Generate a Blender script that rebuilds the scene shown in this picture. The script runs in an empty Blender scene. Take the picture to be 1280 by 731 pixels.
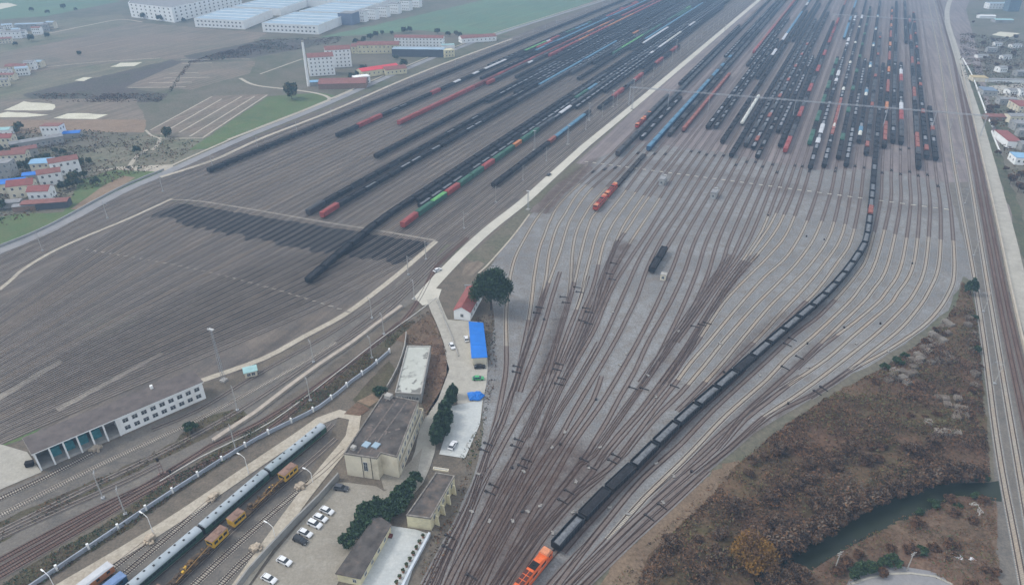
import bpy, math, random
import numpy as np
from mathutils import Vector
random.seed(11); RNG = np.random.default_rng(5)
C = bpy.context.scene.collection
SC = bpy.context.scene
R = math.radians

# ------------------------------------------------------------------ camera, sky, sun, exposure
CAMH, FPX, PITCH = 160.0, 853.333, R(29.8)
SP, CP = math.sin(PITCH), math.cos(PITCH)
cam = bpy.data.cameras.new('camera'); cam.sensor_width = 36; cam.lens = 24.0
cam.clip_start = 1.0; cam.clip_end = 20000
camo = bpy.data.objects.new('camera', cam); C.objects.link(camo)
camo.location = (0, 0, CAMH); camo.rotation_euler = (R(90) - PITCH, 0, 0)
SC.camera = camo
W = bpy.data.worlds.new('World'); SC.world = W; W.use_nodes = True
nt = W.node_tree; nt.nodes.clear()
sky = nt.nodes.new('ShaderNodeTexSky'); sky.sky_type = 'NISHITA'; sky.sun_disc = False
SUN_EL, SUN_AZ = R(48), R(-84)          # sun high on the west side, shadows fall to the east
sky.sun_elevation = SUN_EL; sky.sun_rotation = SUN_AZ
sky.air_density = 1.0; sky.dust_density = 3.0; sky.ozone_density = 1.0
bg = nt.nodes.new('ShaderNodeBackground'); bg.inputs[1].default_value = 0.15
wo = nt.nodes.new('ShaderNodeOutputWorld')
hs = nt.nodes.new('ShaderNodeHueSaturation'); hs.inputs['Saturation'].default_value = .45      # overcast: the blue is veiled
nt.links.new(sky.outputs[0], hs.inputs['Color']); cl = nt.nodes.new('ShaderNodeMix'); cl.data_type = 'RGBA'; cl.inputs[0].default_value = .6      # the even cloud layer
cl.inputs[7].default_value = (5.6, 5.9, 6.3, 1); nt.links.new(hs.outputs[0], cl.inputs[6]); nt.links.new(cl.outputs[2], bg.inputs[0]); nt.links.new(bg.outputs[0], wo.inputs[0])
sl = bpy.data.lights.new('sun', 'SUN'); sl.energy = 1.0; sl.angle = R(12); sl.color = (1.0, 0.95, 0.88)
so = bpy.data.objects.new('sun', sl); C.objects.link(so)
sd = Vector((math.sin(SUN_AZ) * math.cos(SUN_EL), math.cos(SUN_AZ) * math.cos(SUN_EL), math.sin(SUN_EL)))
so.rotation_euler = sd.to_track_quat('Z', 'Y').to_euler()
so.location = (-200, 100, 400)
SC.view_settings.view_transform = 'Standard'; SC.view_settings.look = 'None'
SC.view_settings.gamma = 1.0; SC.view_settings.use_curve_mapping = False
SC.view_settings.exposure = 0.5
SC.cycles.max_bounces = 5; SC.cycles.diffuse_bounces = 2; SC.cycles.volume_bounces = 0

# ------------------------------------------------------------------ plan coordinates
def G(px, py, z=0.0):
    'point of the flat ground (or of the level z) seen at a pixel of the 1280x731 photograph'
    u = (px - 640) / FPX; v = (py - 365.5) / FPX
    Z = (CAMH - z) / (SP + v * CP)
    return (u * Z, Z * (CP - v * SP))
def HT(px, pyb, pyt):
    'height of something standing at (px,pyb) whose top shows at row pyt'
    y = G(px, pyb)[1]; v = (pyt - 365.5) / FPX
    return CAMH - y * (SP + v * CP) / (CP - v * SP)
YA = math.atan2(440, 853 * CP + 488 * SP)       # heading of the yard
sA, cA = math.sin(YA), math.cos(YA)
def ST(s, t): return (s * sA + t * cA, s * cA - t * sA)
def TS(px, py, z=0):
    x, y = G(px, py, z); return (x * sA + y * cA, x * cA - y * sA)

# ------------------------------------------------------------------ helpers
def tag(o, label=None, cat=None, group=None, kind=None):
    if label: o['label'] = label
    if cat: o['category'] = cat
    if group: o['group'] = group
    if kind: o['kind'] = kind
    return o
def empty(name, loc, rz=0, label=None, cat=None, group=None):
    o = bpy.data.objects.new(name, None); C.objects.link(o)
    o.location = loc; o.rotation_euler = (0, 0, rz); o.empty_display_size = 0.3
    return tag(o, label, cat, group)
class MB:
    def __init__(s): s.v = []; s.f = []; s.m = []; s.uv = []
    def face(s, pts, m=0, uv=None):
        b = len(s.v); s.v += [tuple(p) for p in pts]; s.f.append(tuple(range(b, b + len(pts)))); s.m.append(m)
        s.uv += uv if uv else [(0, 0)] * len(pts)
    def box(s, c, d, rz=0, m=0, mtop=None, top=1.0, topx=None):
        cx, cy, cz = c; a, b, h = d[0] / 2, d[1] / 2, d[2] / 2
        co, si = math.cos(rz), math.sin(rz); tx = top if topx is None else topx
        P = []
        for zz, k, kx in ((-h, 1, 1), (h, top, tx)):
            for x, y in ((-a, -b), (a, -b), (a, b), (-a, b)):
                x *= kx; y *= k
                P.append((cx + x * co - y * si, cy + x * si + y * co, cz + zz))
        for q in ((3, 2, 1, 0), (0, 1, 5, 4), (1, 2, 6, 5), (2, 3, 7, 6), (3, 0, 4, 7)): s.face([P[i] for i in q], m)
        s.face([P[i] for i in (4, 5, 6, 7)], m if mtop is None else mtop)
    def cyl(s, p0, p1, r0, r1=None, n=10, m=0, caps=True):
        r1 = r0 if r1 is None else r1
        p0 = Vector(p0); p1 = Vector(p1); d = (p1 - p0).normalized()
        a = d.orthogonal().normalized(); b = d.cross(a)
        A = [p0 + (a * math.cos(k * 2 * math.pi / n) + b * math.sin(k * 2 * math.pi / n)) * r0 for k in range(n)]
        B = [p1 + (a * math.cos(k * 2 * math.pi / n) + b * math.sin(k * 2 * math.pi / n)) * r1 for k in range(n)]
        for k in range(n): s.face([A[k], A[(k + 1) % n], B[(k + 1) % n], B[k]], m)
        if caps: s.face(A[::-1], m); s.face(B, m)
    def prism(s, poly, z0, z1, m=0, mtop=None, bottom=False):
        n = len(poly)
        ar = sum(poly[i][0] * poly[(i + 1) % n][1] - poly[(i + 1) % n][0] * poly[i][1] for i in range(n))
        if ar < 0: poly = poly[::-1]
        for i in range(n):
            a, b = poly[i], poly[(i + 1) % n]
            s.face([(a[0], a[1], z0), (b[0], b[1], z0), (b[0], b[1], z1), (a[0], a[1], z1)], m)
        s.face([(p[0], p[1], z1) for p in poly], m if mtop is None else mtop)
        if bottom: s.face([(p[0], p[1], z0) for p in poly[::-1]], m)
    def bar(s, p, q, w, z0, z1, m=0):
        (x0, y0), (x1, y1) = p, q; L = math.hypot(x1 - x0, y1 - y0)
        s.box(((x0 + x1) / 2, (y0 + y1) / 2, (z0 + z1) / 2), (L, w, z1 - z0), math.atan2(y1 - y0, x1 - x0), m)
    def add(s, o, mo=0):
        b = len(s.v); s.v += o.v; s.f += [tuple(i + b for i in f) for f in o.f]; s.m += [k + mo for k in o.m]; s.uv += o.uv
    def mesh(s, name, mats, smooth=False):
        me = bpy.data.meshes.new(name); me.from_pydata(s.v, [], s.f)
        for k in mats: me.materials.append(k)
        me.polygons.foreach_set('material_index', s.m)
        if smooth: me.polygons.foreach_set('use_smooth', [True] * len(s.f))
        if any(a or b for a, b in s.uv):
            l = me.uv_layers.new(name='uv'); l.data.foreach_set('uv', [c for p in s.uv for c in p])
        me.update(); return me
    def build(s, name, mats, parent=None, loc=(0, 0, 0), rz=0, smooth=False):
        return inst(s.mesh(name, mats if isinstance(mats, (list, tuple)) else [mats], smooth), name, parent, loc, rz)
def inst(me, name, parent=None, loc=(0, 0, 0), rz=0, sc=None):
    o = bpy.data.objects.new(name, me); C.objects.link(o)
    o.location = loc; o.rotation_euler = (0, 0, rz)
    if sc: o.scale = sc
    if parent: o.parent = parent
    return o
def copy_tree(o, parent=None):
    c = o.copy(); C.objects.link(c)
    if parent: c.parent = parent
    for ch in list(o.children): copy_tree(ch, c)
    return c
def quads(name, P, mats, mi):
    'many small faces at once: P is an (n,4,3) array'
    n = len(P); me = bpy.data.meshes.new(name)
    me.vertices.add(n * 4); me.vertices.foreach_set('co', P.reshape(-1).astype(np.float32))
    me.loops.add(n * 4); me.loops.foreach_set('vertex_index', np.arange(n * 4, dtype=np.int32))
    me.polygons.add(n); me.polygons.foreach_set('loop_start', np.arange(0, n * 4, 4, dtype=np.int32))
    me.polygons.foreach_set('loop_total', np.full(n, 4, dtype=np.int32))
    for k in mats: me.materials.append(k)
    me.polygons.foreach_set('material_index', np.asarray(mi, dtype=np.int32))
    me.update(calc_edges=True); return me

# ------------------------------------------------------------------ materials
def nodes(name):
    m = bpy.data.materials.new(name); m.use_nodes = True
    n = m.node_tree.nodes; b = n.get('Principled BSDF'); return m, n, m.node_tree.links, b
def mixc(n, l, fac, a, b, mode='MIX'):
    x = n.new('ShaderNodeMix'); x.data_type = 'RGBA'; x.blend_type = mode
    for sock, val in ((x.inputs[0], fac), (x.inputs[6], a), (x.inputs[7], b)):
        if hasattr(val, 'is_linked'): l.new(val, sock)
        elif isinstance(val, (int, float)): sock.default_value = val
        else: sock.default_value = (*val, 1)
    return x.outputs[2]
def ramp(n, l, src, a, b):
    r = n.new('ShaderNodeMapRange'); r.inputs[1].default_value = a; r.inputs[2].default_value = b
    l.new(src, r.inputs[0]); return r.outputs[0]
def noise(n, l, co, scale, detail=4, rough=.6):
    t = n.new('ShaderNodeTexNoise'); t.inputs['Scale'].default_value = scale
    t.inputs['Detail'].default_value = detail; t.inputs['Roughness'].default_value = rough
    l.new(co, t.inputs['Vector']); return t.outputs[0]
def M(name, col, var=.2, scale=.7, rough=.85, metal=0, dirt=None, world=False, spec=.3):
    m, n, l, b = nodes(name)
    if world: co = n.new('ShaderNodeNewGeometry').outputs['Position']
    else:
        tc = n.new('ShaderNodeTexCoord'); oi = n.new('ShaderNodeObjectInfo')
        ad = n.new('ShaderNodeVectorMath'); ad.operation = 'ADD'
        l.new(tc.outputs['Object'], ad.inputs[0]); l.new(oi.outputs['Location'], ad.inputs[1]); co = ad.outputs[0]
    f = ramp(n, l, noise(n, l, co, scale), .3, .7)
    lo = tuple(c * (1 - var) for c in col); hi = tuple(min(1, c * (1 + var)) for c in col)
    c = mixc(n, l, f, lo, hi)
    if dirt:
        g = ramp(n, l, noise(n, l, co, scale * .45, 6, .7), .5, .68); c = mixc(n, l, g, c, dirt)
    l.new(c, b.inputs['Base Color']); b.inputs['Roughness'].default_value = rough
    b.inputs['Metallic'].default_value = metal; b.inputs['Specular IOR Level'].default_value = spec
    return m
def GM(name, c1, c2, c3, s1=.02, s2=.15, fine=1.2, famt=.3, lo=.42, hi=.6, streak=0):
    'ground: two large scale patches plus a fine speckle, in world metres'
    m, n, l, b = nodes(name)
    co = n.new('ShaderNodeNewGeometry').outputs['Position']
    f1 = ramp(n, l, noise(n, l, co, s1, 5), lo, hi); f2 = ramp(n, l, noise(n, l, co, s2, 6, .7), lo, hi + .08)
    c = mixc(n, l, f1, c1, c2); c = mixc(n, l, f2, c, c3)
    if streak:
        mp = n.new('ShaderNodeMapping'); mp.vector_type = 'TEXTURE'; mp.inputs['Rotation'].default_value = (0, 0, -YA)
        mp.inputs['Scale'].default_value = (1, 40, 1); l.new(co, mp.inputs['Vector'])
        fs = ramp(n, l, noise(n, l, mp.outputs[0], .35, 3), .35, .65)
        g = n.new('ShaderNodeMapRange'); g.inputs[3].default_value = 1 - streak; g.inputs[4].default_value = 1 + streak; l.new(fs, g.inputs[0])
        gg = n.new('ShaderNodeCombineColor')
        for k in range(3): l.new(g.outputs[0], gg.inputs[k])
        c = mixc(n, l, 1.0, c, gg.outputs[0], 'MULTIPLY')
    f3 = n.new('ShaderNodeMapRange'); f3.inputs[1].default_value = .3; f3.inputs[2].default_value = .7
    f3.inputs[3].default_value = 1 - famt; f3.inputs[4].default_value = 1 + famt; l.new(noise(n, l, co, fine, 3, .8), f3.inputs[0])
    gg = n.new('ShaderNodeCombineColor')
    for k in range(3): l.new(f3.outputs[0], gg.inputs[k])
    c = mixc(n, l, 1.0, c, gg.outputs[0], 'MULTIPLY')
    l.new(c, b.inputs['Base Color']); b.inputs['Roughness'].default_value = .95; b.inputs['Specular IOR Level'].default_value = .15
    return m
def BED(name, ballast, sleeper, stain, edge, rust):
    'track bed: sleepers across, rust along the rails, stained between them; uv in metres'
    m, n, l, b = nodes(name)
    uv = n.new('ShaderNodeTexCoord').outputs['UV']; sep = n.new('ShaderNodeSeparateXYZ'); l.new(uv, sep.inputs[0])
    geo = n.new('ShaderNodeNewGeometry').outputs['Position']
    def mth(op, a, v=None):
        x = n.new('ShaderNodeMath'); x.operation = op; l.new(a, x.inputs[0])
        if v is not None:
            if hasattr(v, 'is_linked'): l.new(v, x.inputs[1])
            else: x.inputs[1].default_value = v
        return x.outputs[0]
    fr = mth('FRACT', mth('DIVIDE', sep.outputs[1], .66)); sl_ = mth('LESS_THAN', fr, .5)
    au = mth('ABSOLUTE', sep.outputs[0]); ins = mth('LESS_THAN', au, 1.2)
    f = ramp(n, l, noise(n, l, geo, .12, 5), .35, .65)
    c = mixc(n, l, f, ballast, tuple(x * .82 for x in ballast))
    c = mixc(n, l, mth('MULTIPLY', sl_, ins), c, sleeper)
    fn = ramp(n, l, noise(n, l, geo, .05, 6, .7), .42, .62)
    c = mixc(n, l, mth('MULTIPLY', mth('MULTIPLY', fn, mth('LESS_THAN', au, .75)), .65), c, stain)
    near = mth('LESS_THAN', mth('ABSOLUTE', mth('SUBTRACT', au, .74)), .19)
    fr2 = ramp(n, l, noise(n, l, geo, .03, 5, .7), .3, .55)
    c = mixc(n, l, mth('MULTIPLY', near, mth('ADD', mth('MULTIPLY', fr2, .4), .5)), c, rust)
    nz = noise(n, l, geo, .9, 4, .7)
    ed = ramp(n, l, mth('ADD', au, nz), 1.55, 1.95)
    c = mixc(n, l, ed, c, edge)
    f3 = n.new('ShaderNodeMapRange'); f3.inputs[1].default_value = .3; f3.inputs[2].default_value = .7
    f3.inputs[3].default_value = .8; f3.inputs[4].default_value = 1.2; l.new(noise(n, l, geo, 1.2, 3, .8), f3.inputs[0])
    gg = n.new('ShaderNodeCombineColor')
    for k in range(3): l.new(f3.outputs[0], gg.inputs[k])
    c = mixc(n, l, 1.0, c, gg.outputs[0], 'MULTIPLY')
    l.new(c, b.inputs['Base Color']); b.inputs['Roughness'].default_value = .95; b.inputs['Specular IOR Level'].default_value = .1
    return m
# ------------------------------------------------------------------ ground
def wobble(pts, amp, step=8.0):
    out = []
    for i, a in enumerate(pts):
        b = pts[(i + 1) % len(pts)]; L = math.hypot(b[0] - a[0], b[1] - a[1]); n = max(1, min(60, int(L / step)))
        for k in range(n):
            f = k / n; j = amp if k else amp * .4
            out.append((a[0] + (b[0] - a[0]) * f + random.uniform(-j, j), a[1] + (b[1] - a[1]) * f + random.uniform(-j, j)))
    return out
def patch(name, px, mat, z, rough=0, st=False, step=8.0):
    P = [ST(*p) for p in px] if st else [G(*p) for p in px]
    if rough: P = wobble(P, rough, step)
    mb = MB(); mb.face([(x, y, z) for x, y in P]); o = mb.build(name, mat)
    if o.data.polygons[0].normal.z < 0: o.data.flip_normals()
    return tag(o, kind='structure')
def smooth(P, step=6.0):
    'Catmull-Rom through ground points, resampled'
    Q = [P[0]] + list(P) + [P[-1]]; out = []
    for i in range(1, len(Q) - 2):
        p0, p1, p2, p3 = Q[i - 1], Q[i], Q[i + 1], Q[i + 2]; L = math.hypot(p2[0] - p1[0], p2[1] - p1[1])
        n = max(1, min(40, int(L / step)))
        if L > 300: n = 4
        for k in range(n):
            t = k / n; t2 = t * t; t3 = t2 * t
            if L > 300: out.append((p1[0] + (p2[0] - p1[0]) * t, p1[1] + (p2[1] - p1[1]) * t)); continue
            out.append(tuple(.5 * (2 * p1[c] + (p2[c] - p0[c]) * t + (2 * p0[c] - 5 * p1[c] + 4 * p2[c] - p3[c]) * t2 + (3 * p1[c] - p0[c] - 3 * p2[c] + p3[c]) * t3) for c in (0, 1)))
    out.append(tuple(P[-1])); return out
def sides(P, w):
    L_, R_ = [], []
    for i, p in enumerate(P):
        a = P[max(0, i - 1)]; b = P[min(len(P) - 1, i + 1)]
        d = math.hypot(b[0] - a[0], b[1] - a[1]) or 1; nx, ny = -(b[1] - a[1]) / d, (b[0] - a[0]) / d
        ww = w(i / max(1, len(P) - 1)) if callable(w) else w
        L_.append((p[0] + nx * ww / 2, p[1] + ny * ww / 2)); R_.append((p[0] - nx * ww / 2, p[1] - ny * ww / 2))
    return L_, R_
def ribbon(name, P, w, mat, z, h=0, kind='structure', mb=None, mi=0, mtop=None):
    L_, R_ = sides(P, w); own = mb is None; mb = mb or MB(); d = 0
    for i in range(len(P) - 1):
        e = math.hypot(P[i + 1][0] - P[i][0], P[i + 1][1] - P[i][1]); a, b, c, g = R_[i], R_[i + 1], L_[i + 1], L_[i]
        ww = w / 2 if not callable(w) else 1
        mb.face([(*a, z + h), (*b, z + h), (*c, z + h), (*g, z + h)], mi if mtop is None else mtop, [(ww, d), (ww, d + e), (-ww, d + e), (-ww, d)])
        if h:
            mb.face([(*a, z), (*b, z), (*b, z + h), (*a, z + h)], mi); mb.face([(*c, z), (*g, z), (*g, z + h), (*c, z + h)], mi)
        d += e
    if h:
        mb.face([(*L_[0], z), (*R_[0], z), (*R_[0], z + h), (*L_[0], z + h)], mi)
        mb.face([(*R_[-1], z), (*L_[-1], z), (*L_[-1], z + h), (*R_[-1], z + h)], mi)
    if own:
        o = mb.build(name, mat); return tag(o, kind=kind) if kind else o
def PX(*pts, z=0, step=6.0): return smooth([G(x, y, z) for x, y in pts], step)

g_base = GM('open_land', (.135, .124, .094), (.09, .102, .062), (.16, .14, .108), .008, .05, .5)
g_left = GM('dark_ballast', (.128, .112, .10), (.10, .088, .08), (.165, .137, .112), .012, .06, 1.3, .25, streak=.22)
g_right = GM('grey_gravel', (.235, .235, .233), (.175, .175, .175), (.18, .16, .142), .03, .18, 1.3, .36)
g_rfar = GM('rusty_ballast', (.205, .172, .165), (.175, .15, .15), (.235, .20, .185), .01, .08, 1.2, .2, streak=.2)
g_dirt = GM('yard_dirt', (.135, .115, .09), (.105, .092, .075), (.175, .145, .115), .03, .2, 1.4, .3)
g_grav2 = GM('dull_gravel', (.15, .136, .12), (.12, .11, .10), (.185, .165, .14), .04, .2, 1.5, .25)
g_verge = GM('sandy_verge', (.20, .145, .10), (.14, .10, .07), (.17, .125, .085), .06, .3, 1.0, .35)
g_scrub = GM('scrub_soil', (.105, .064, .042), (.085, .07, .036), (.135, .083, .054), .03, .11, .9, .35)
g_tan = GM('bare_soil', (.24, .17, .115), (.19, .135, .095), (.28, .21, .15), .05, .2, 1.0, .25)
g_red = GM('reddish_soil', (.15, .092, .065), (.11, .078, .052), (.19, .13, .09), .04, .16, .9, .35)
g_green = GM('grass', (.10, .15, .06), (.085, .125, .055), (.13, .15, .07), .03, .12, .8, .25)
g_green2 = GM('winter_crop', (.12, .20, .12), (.10, .17, .11), (.13, .17, .10), .006, .03, .3, .2, streak=.15)
g_plough = GM('ploughed_field', (.19, .155, .122), (.15, .138, .105), (.215, .172, .135), .008, .03, .3, .2, streak=.2)
g_fallow = GM('fallow_field', (.16, .15, .11), (.125, .135, .085), (.19, .165, .12), .01, .05, .4, .25, streak=.2)
g_wood = GM('dark_plantation', (.085, .075, .07), (.07, .075, .055), (.11, .095, .08), .03, .15, .6, .4)
g_road = GM('concrete_road', (.50, .47, .40), (.45, .43, .37), (.55, .52, .45), .02, .1, 1.0, .08)
g_path = GM('pale_path', (.41, .365, .295), (.36, .315, .25), (.46, .415, .345), .05, .3, 1.2, .15)
g_conc = GM('concrete_paving', (.38, .36, .31), (.33, .31, .27), (.43, .405, .355), .05, .25, 1.4, .12)
g_conc2 = GM('grey_paving', (.46, .48, .47), (.40, .42, .42), (.52, .53, .51), .06, .25, 1.2, .1)
g_lot = GM('lot_paving', (.29, .265, .22), (.25, .225, .185), (.33, .305, .26), .05, .2, 1.5, .15)
g_asph = GM('grey_lane', (.25, .245, .25), (.22, .22, .23), (.29, .28, .275), .02, .1, 1.0, .1)
g_sand = GM('pale_sand', (.58, .55, .43), (.50, .47, .37), (.64, .61, .50), .05, .2, .8, .15)
g_coal = GM('coal_dust', (.013, .013, .015), (.02, .019, .021), (.03, .028, .027), .06, .3, 1.5, .4, streak=.3)

g_strip = GM('worn_strip', (.27, .24, .205), (.22, .20, .17), (.30, .27, .23), .05, .3, 1.2, .2)
mb = MB(); mb.face([(-2600, -300, 0), (2600, -300, 0), (2600, 3200, 0), (-2600, 3200, 0)]); tag(mb.build('ground', g_base), kind='structure')

# far fields west of the yard (flat sheets, a few cm apart)
F = patch
F('field', [(-60, 165), (-60, 75), (150, 27), (335, 42), (300, 60), (230, 73), (60, 88)], g_plough, .04, 3)
F('field', [(-60, 110), (60, 88), (200, 73), (230, 78), (160, 108), (60, 118), (-60, 135)], g_fallow, .05, 2)
F('field', [(395, 48), (520, 20), (640, -8), (760, -20), (740, 2), (625, 44), (570, 42), (520, 38), (470, 43)], g_green2, .04, 2)
F('field', [(60, 20), (150, 2), (110, -10), (-60, -10), (-60, 30)], g_green2, .04, 2)
F('field', [(0, 32), (150, 18), (165, 30), (60, 55), (-60, 78), (-60, 45)], g_fallow, .045, 2)
F('field', [(-80, 8), (10, 4), (22, 7), (0, 12), (-80, 18)], g_sand, .06, 1)
F('field', [(30, 118), (215, 75), (235, 78), (170, 112), (210, 118), (200, 128), (40, 128)], g_wood, .06, 2)
F('field', [(155, 110), (228, 78), (320, 77), (312, 92), (240, 112)], g_plough, .07, 1)
F('field', [(-60, 124), (170, 124), (182, 150), (-60, 152)], g_plough, .07, 1)
F('field', [(-60, 150), (183, 150), (180, 166), (90, 165), (-60, 170)], g_tan, .08, 1)
F('field', [(4, 138), (30, 127), (68, 131), (66, 138)], g_sand, .10, 1.5)
F('field', [(-20, 147), (10, 140), (60, 144), (30, 147)], g_sand, .10, 1.5)
F('field', [(66, 148), (85, 142), (135, 143), (120, 149)], g_sand, .10, 1.5)
F('field', [(138, 84), (150, 79), (178, 78), (168, 83)], g_sand, .10, 1)
F('field', [(93, 101), (104, 97), (116, 97), (104, 102)], g_sand, .10, 1)
F('field', [(183, 166), (268, 120), (335, 118), (255, 173), (215, 172)], g_plough, .07, 1)
F('field', [(185, 163), (230, 172), (290, 178), (215, 210), (110, 250), (60, 250), (60, 210)], g_fallow, .05, 2)
F('grass', [(235, 188), (335, 121), (400, 116), (420, 121), (350, 150), (262, 186)], g_green, .09, 1)
F('grass', [(100, 225), (140, 213), (207, 213), (120, 258), (0, 308), (-80, 340), (-80, 285), (20, 268), (80, 265)], g_green, .09, 1)
F('field', [(130, 232), (155, 220), (170, 222), (100, 262), (88, 262)], g_tan, .11, .5)
F('field', [(230, 70), (330, 50), (420, 50), (385, 60), (300, 75), (240, 78)], g_wood, .05, 2)
for a, b in (((188, 163), (265, 121)), ((201, 168), (277, 124)), ((224, 166), (302, 121)), ((237, 171), (318, 121)), ((254, 172), (334, 119))):
    ribbon('path', PX(a, b), 1.6, g_path, .12)
for y0, x0, x1 in ((80, 228, 265), (92, 212, 248), (98, 205, 262), (104, 186, 240), (110, 160, 232), (75, 226, 312)):
    ribbon('path', PX((x0, y0), (x1, y0 - 1)), 1.8, g_path, .12)
ribbon('path', PX((182, 163), (190, 170), (200, 173), (255, 173)), 1.8, g_path, .125)
ribbon('path', PX((190, 188), (198, 180), (200, 172)), 2.6, g_path, .13)
ribbon('path', PX((160, 210), (172, 195), (184, 187)), 3, g_path, .13)
F('path', [(143, 209), (215, 206), (219, 212), (200, 215), (150, 213)], g_path, .13)
ribbon('path', PX((100, 215), (125, 213), (150, 211)), 2.0, g_path, .135)
ribbon('road', PX((-40, 57), (60, 42), (105, 33), (150, 25), (178, 28)), 4, g_path, .12)
ribbon('path', PX((40, 86), (120, 78), (200, 73)), 2, g_path, .12)
ribbon('road', PX((300, 98), (320, 107), (370, 113), (400, 118), (412, 124), (398, 131), (345, 152), (285, 175)), 3.5, g_path, .14)
ribbon('road', PX((325, 93), (350, 84), (378, 74)), 2.5, g_path, .13)
ribbon('road', PX((412, 124), (428, 119), (440, 113)), 5, g_path, .145)

# the yards
F('ballast', [(270, -400), (520, -398), (1900, -402), (1900, -148), (290, -150)], g_left, .05, st=True)
F('ballast', [(215, 252), (100, 302), (0, 374), (-80, 430), (-80, 640), (0, 560), (250, 482), (320, 457), (480, 374), (545, 318), (560, 300)], g_left, .055)
F('ballast', [(205, 222), (215, 252), (100, 302), (0, 374), (-80, 432), (-80, 350), (0, 316), (60, 290), (150, 242)], g_left, .06)
F('ballast', [(440, -148), (1900, -150), (1900, 260), (1450, 195), (940, 158), (600, 130), (440, 120)], g_rfar, .05, st=True)
F('gravel', [(606, 340), (660, 272), (735, 203), (800, 178), (900, 190), (1010, 212), (1100, 212), (1184, 228), (1226, 360), (1204, 345), (1186, 388), (1130, 430), (1050, 478), (965, 527), (895, 570), (832, 625), (772, 690), (715, 750), (515, 750), (560, 680), (598, 575), (608, 480), (618, 400), (612, 350)], g_right, .062, .6)
F('gravel', [(1184, 228), (1232, 228), (1262, 340), (1290, 480), (1300, 760), (1240, 760), (1246, 640), (1236, 500), (1224, 370)], g_grav2, .064, .5)
F('ground_dirt', [(-90, 600), (0, 560), (250, 484), (480, 376), (560, 312), (610, 338), (618, 400), (608, 480), (598, 575), (560, 680), (512, 750), (-90, 750)], g_dirt, .03, .5)
F('gravel', [(-80, 655), (0, 615), (110, 566), (250, 505), (400, 424), (545, 318), (560, 345), (480, 405), (320, 530), (262, 562), (150, 625), (0, 712), (-80, 752)], g_grav2, .058, .8)
F('gravel', [(60, 745), (180, 680), (260, 620), (330, 575), (400, 528), (424, 520), (408, 555), (330, 690), (300, 745)], g_grav2, .06, .5)

# roads and lanes
def stline(t, s0, s1, n=12): return [ST(s0 + (s1 - s0) * k / n, t(s0 + (s1 - s0) * k / n) if callable(t) else t) for k in range(n + 1)]
road = PX((522, 376), (529, 369), (546, 350), (577, 318), (612, 286), (655, 252), (687, 223), (731, 183)) + [ST(s, -154 + .0125 * (s - 450)) for s in (600, 900, 1300, 1800)]
ribbon('road', road, 6.4, g_road, .20)
F('road', [(518, 372), (532, 358), (552, 362), (546, 380), (528, 382)], g_road, .205)
ribbon('road', PX((541, 374), (549, 395), (560, 420), (567, 445), (568, 468), (561, 490), (548, 512), (536, 537), (531, 565), (517, 600), (498, 622)), lambda f: 5.5 + 1.5 * f, g_conc, .21)
F('paving', [(428, 603), (470, 608), (480, 614), (500, 606), (512, 618), (488, 645), (470, 655), (440, 690), (425, 725), (400, 770), (300, 770), (312, 735), (345, 690), (420, 604)], g_lot, .215, .3)
F('paving', [(474, 590), (500, 590), (515, 575), (528, 560), (520, 600), (500, 612), (480, 612)], g_lot, .212)
F('paving', [(560, 400), (604, 403), (610, 455), (608, 480), (604, 500), (600, 530), (588, 558), (581, 573), (549, 568), (558, 540), (572, 512), (571, 470)], g_conc, .218)
F('paving', [(564, 508), (603, 500), (600, 530), (588, 558), (581, 573), (549, 568), (558, 540)], g_conc2, .224)
F('paving', [(487, 657), (520, 662), (538, 668), (520, 700), (500, 760), (430, 760), (452, 722)], g_conc2, .22)
F('path', [(0, 555), (34, 565), (52, 590), (0, 612), (-60, 640), (-60, 575)], g_conc, .15)
ribbon('path', PX((-40, 375), (0, 362), (25, 340), (60, 318), (100, 299), (160, 274), (215, 249)), 2.2, g_path, .21)
ribbon('path', PX((545, 302), (505, 337), (470, 365), (430, 394), (380, 421), (330, 448), (252, 476)), 3.0, g_path, .21)
grey = [G(*p) for p in ((-80, 350), (0, 314), (60, 289), (150, 241), (208, 216), (265, 190), (320, 166), (402, 133), (495, 92), (566, 63), (640, 37))] + [ST(s, -405) for s in (1300, 1900)]
ribbon('road', smooth(grey, 12), 7.5, g_asph, .20)
ribbon('road', smooth([(x - 4.5, y + 8) for x, y in grey[4:]], 12), 2.2, g_path, .22)
ribbon('path', PX((200, 222), (268, 200), (330, 172), (415, 139), (500, 102), (560, 78), (640, 49)), 3.5, g_path, .21)
lane = [G(*p) for p in ((1330, 560), (1292, 420), (1275, 362), (1258, 285), (1231, 182), (1222, 150), (1206, 100), (1193, 58), (1184, 26), (1186, 5), (1196, -12), (1215, -25))]
ribbon('road', smooth(lane, 10), 7.0, g_conc, .20)
ribbon('road', PX((1050, 745), (1075, 730), (1105, 723), (1135, 721), (1165, 726), (1185, 735), (1200, 750)), 6.5, g_asph, .3)
ribbon('kerb', PX((1062, 731), (1085, 723), (1110, 718), (1138, 717), (1168, 721), (1190, 731)), .6, g_conc, .3, .14)
ribbon('path', PX((598, 342), (608, 333), (640, 297), (662, 268)), 1.0, g_path, .21)
ribbon('path', PX((215, 250), (250, 252), (320, 263), (400, 277), (470, 288), (545, 301)), 1.7, g_strip, .19)
for k in range(34):                                   # pale slabs between the rails of the second crossing
    a = TS(105, 312); b = TS(440, 392); f = (k + .5) / 34
    s, t = a[0] + (b[0] - a[0]) * f + (18 * math.sin(f * 3.1)) * .3, a[1] + (b[1] - a[1]) * f
    mb = MB(); x, y = ST(s, t); mb.box((x, y, .25), (1.0, 1.7 + .8 * random.random(), .1), -YA + R(90) + random.uniform(-.3, .3)); tag(mb.build('path_slab', g_strip), kind='structure')
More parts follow.
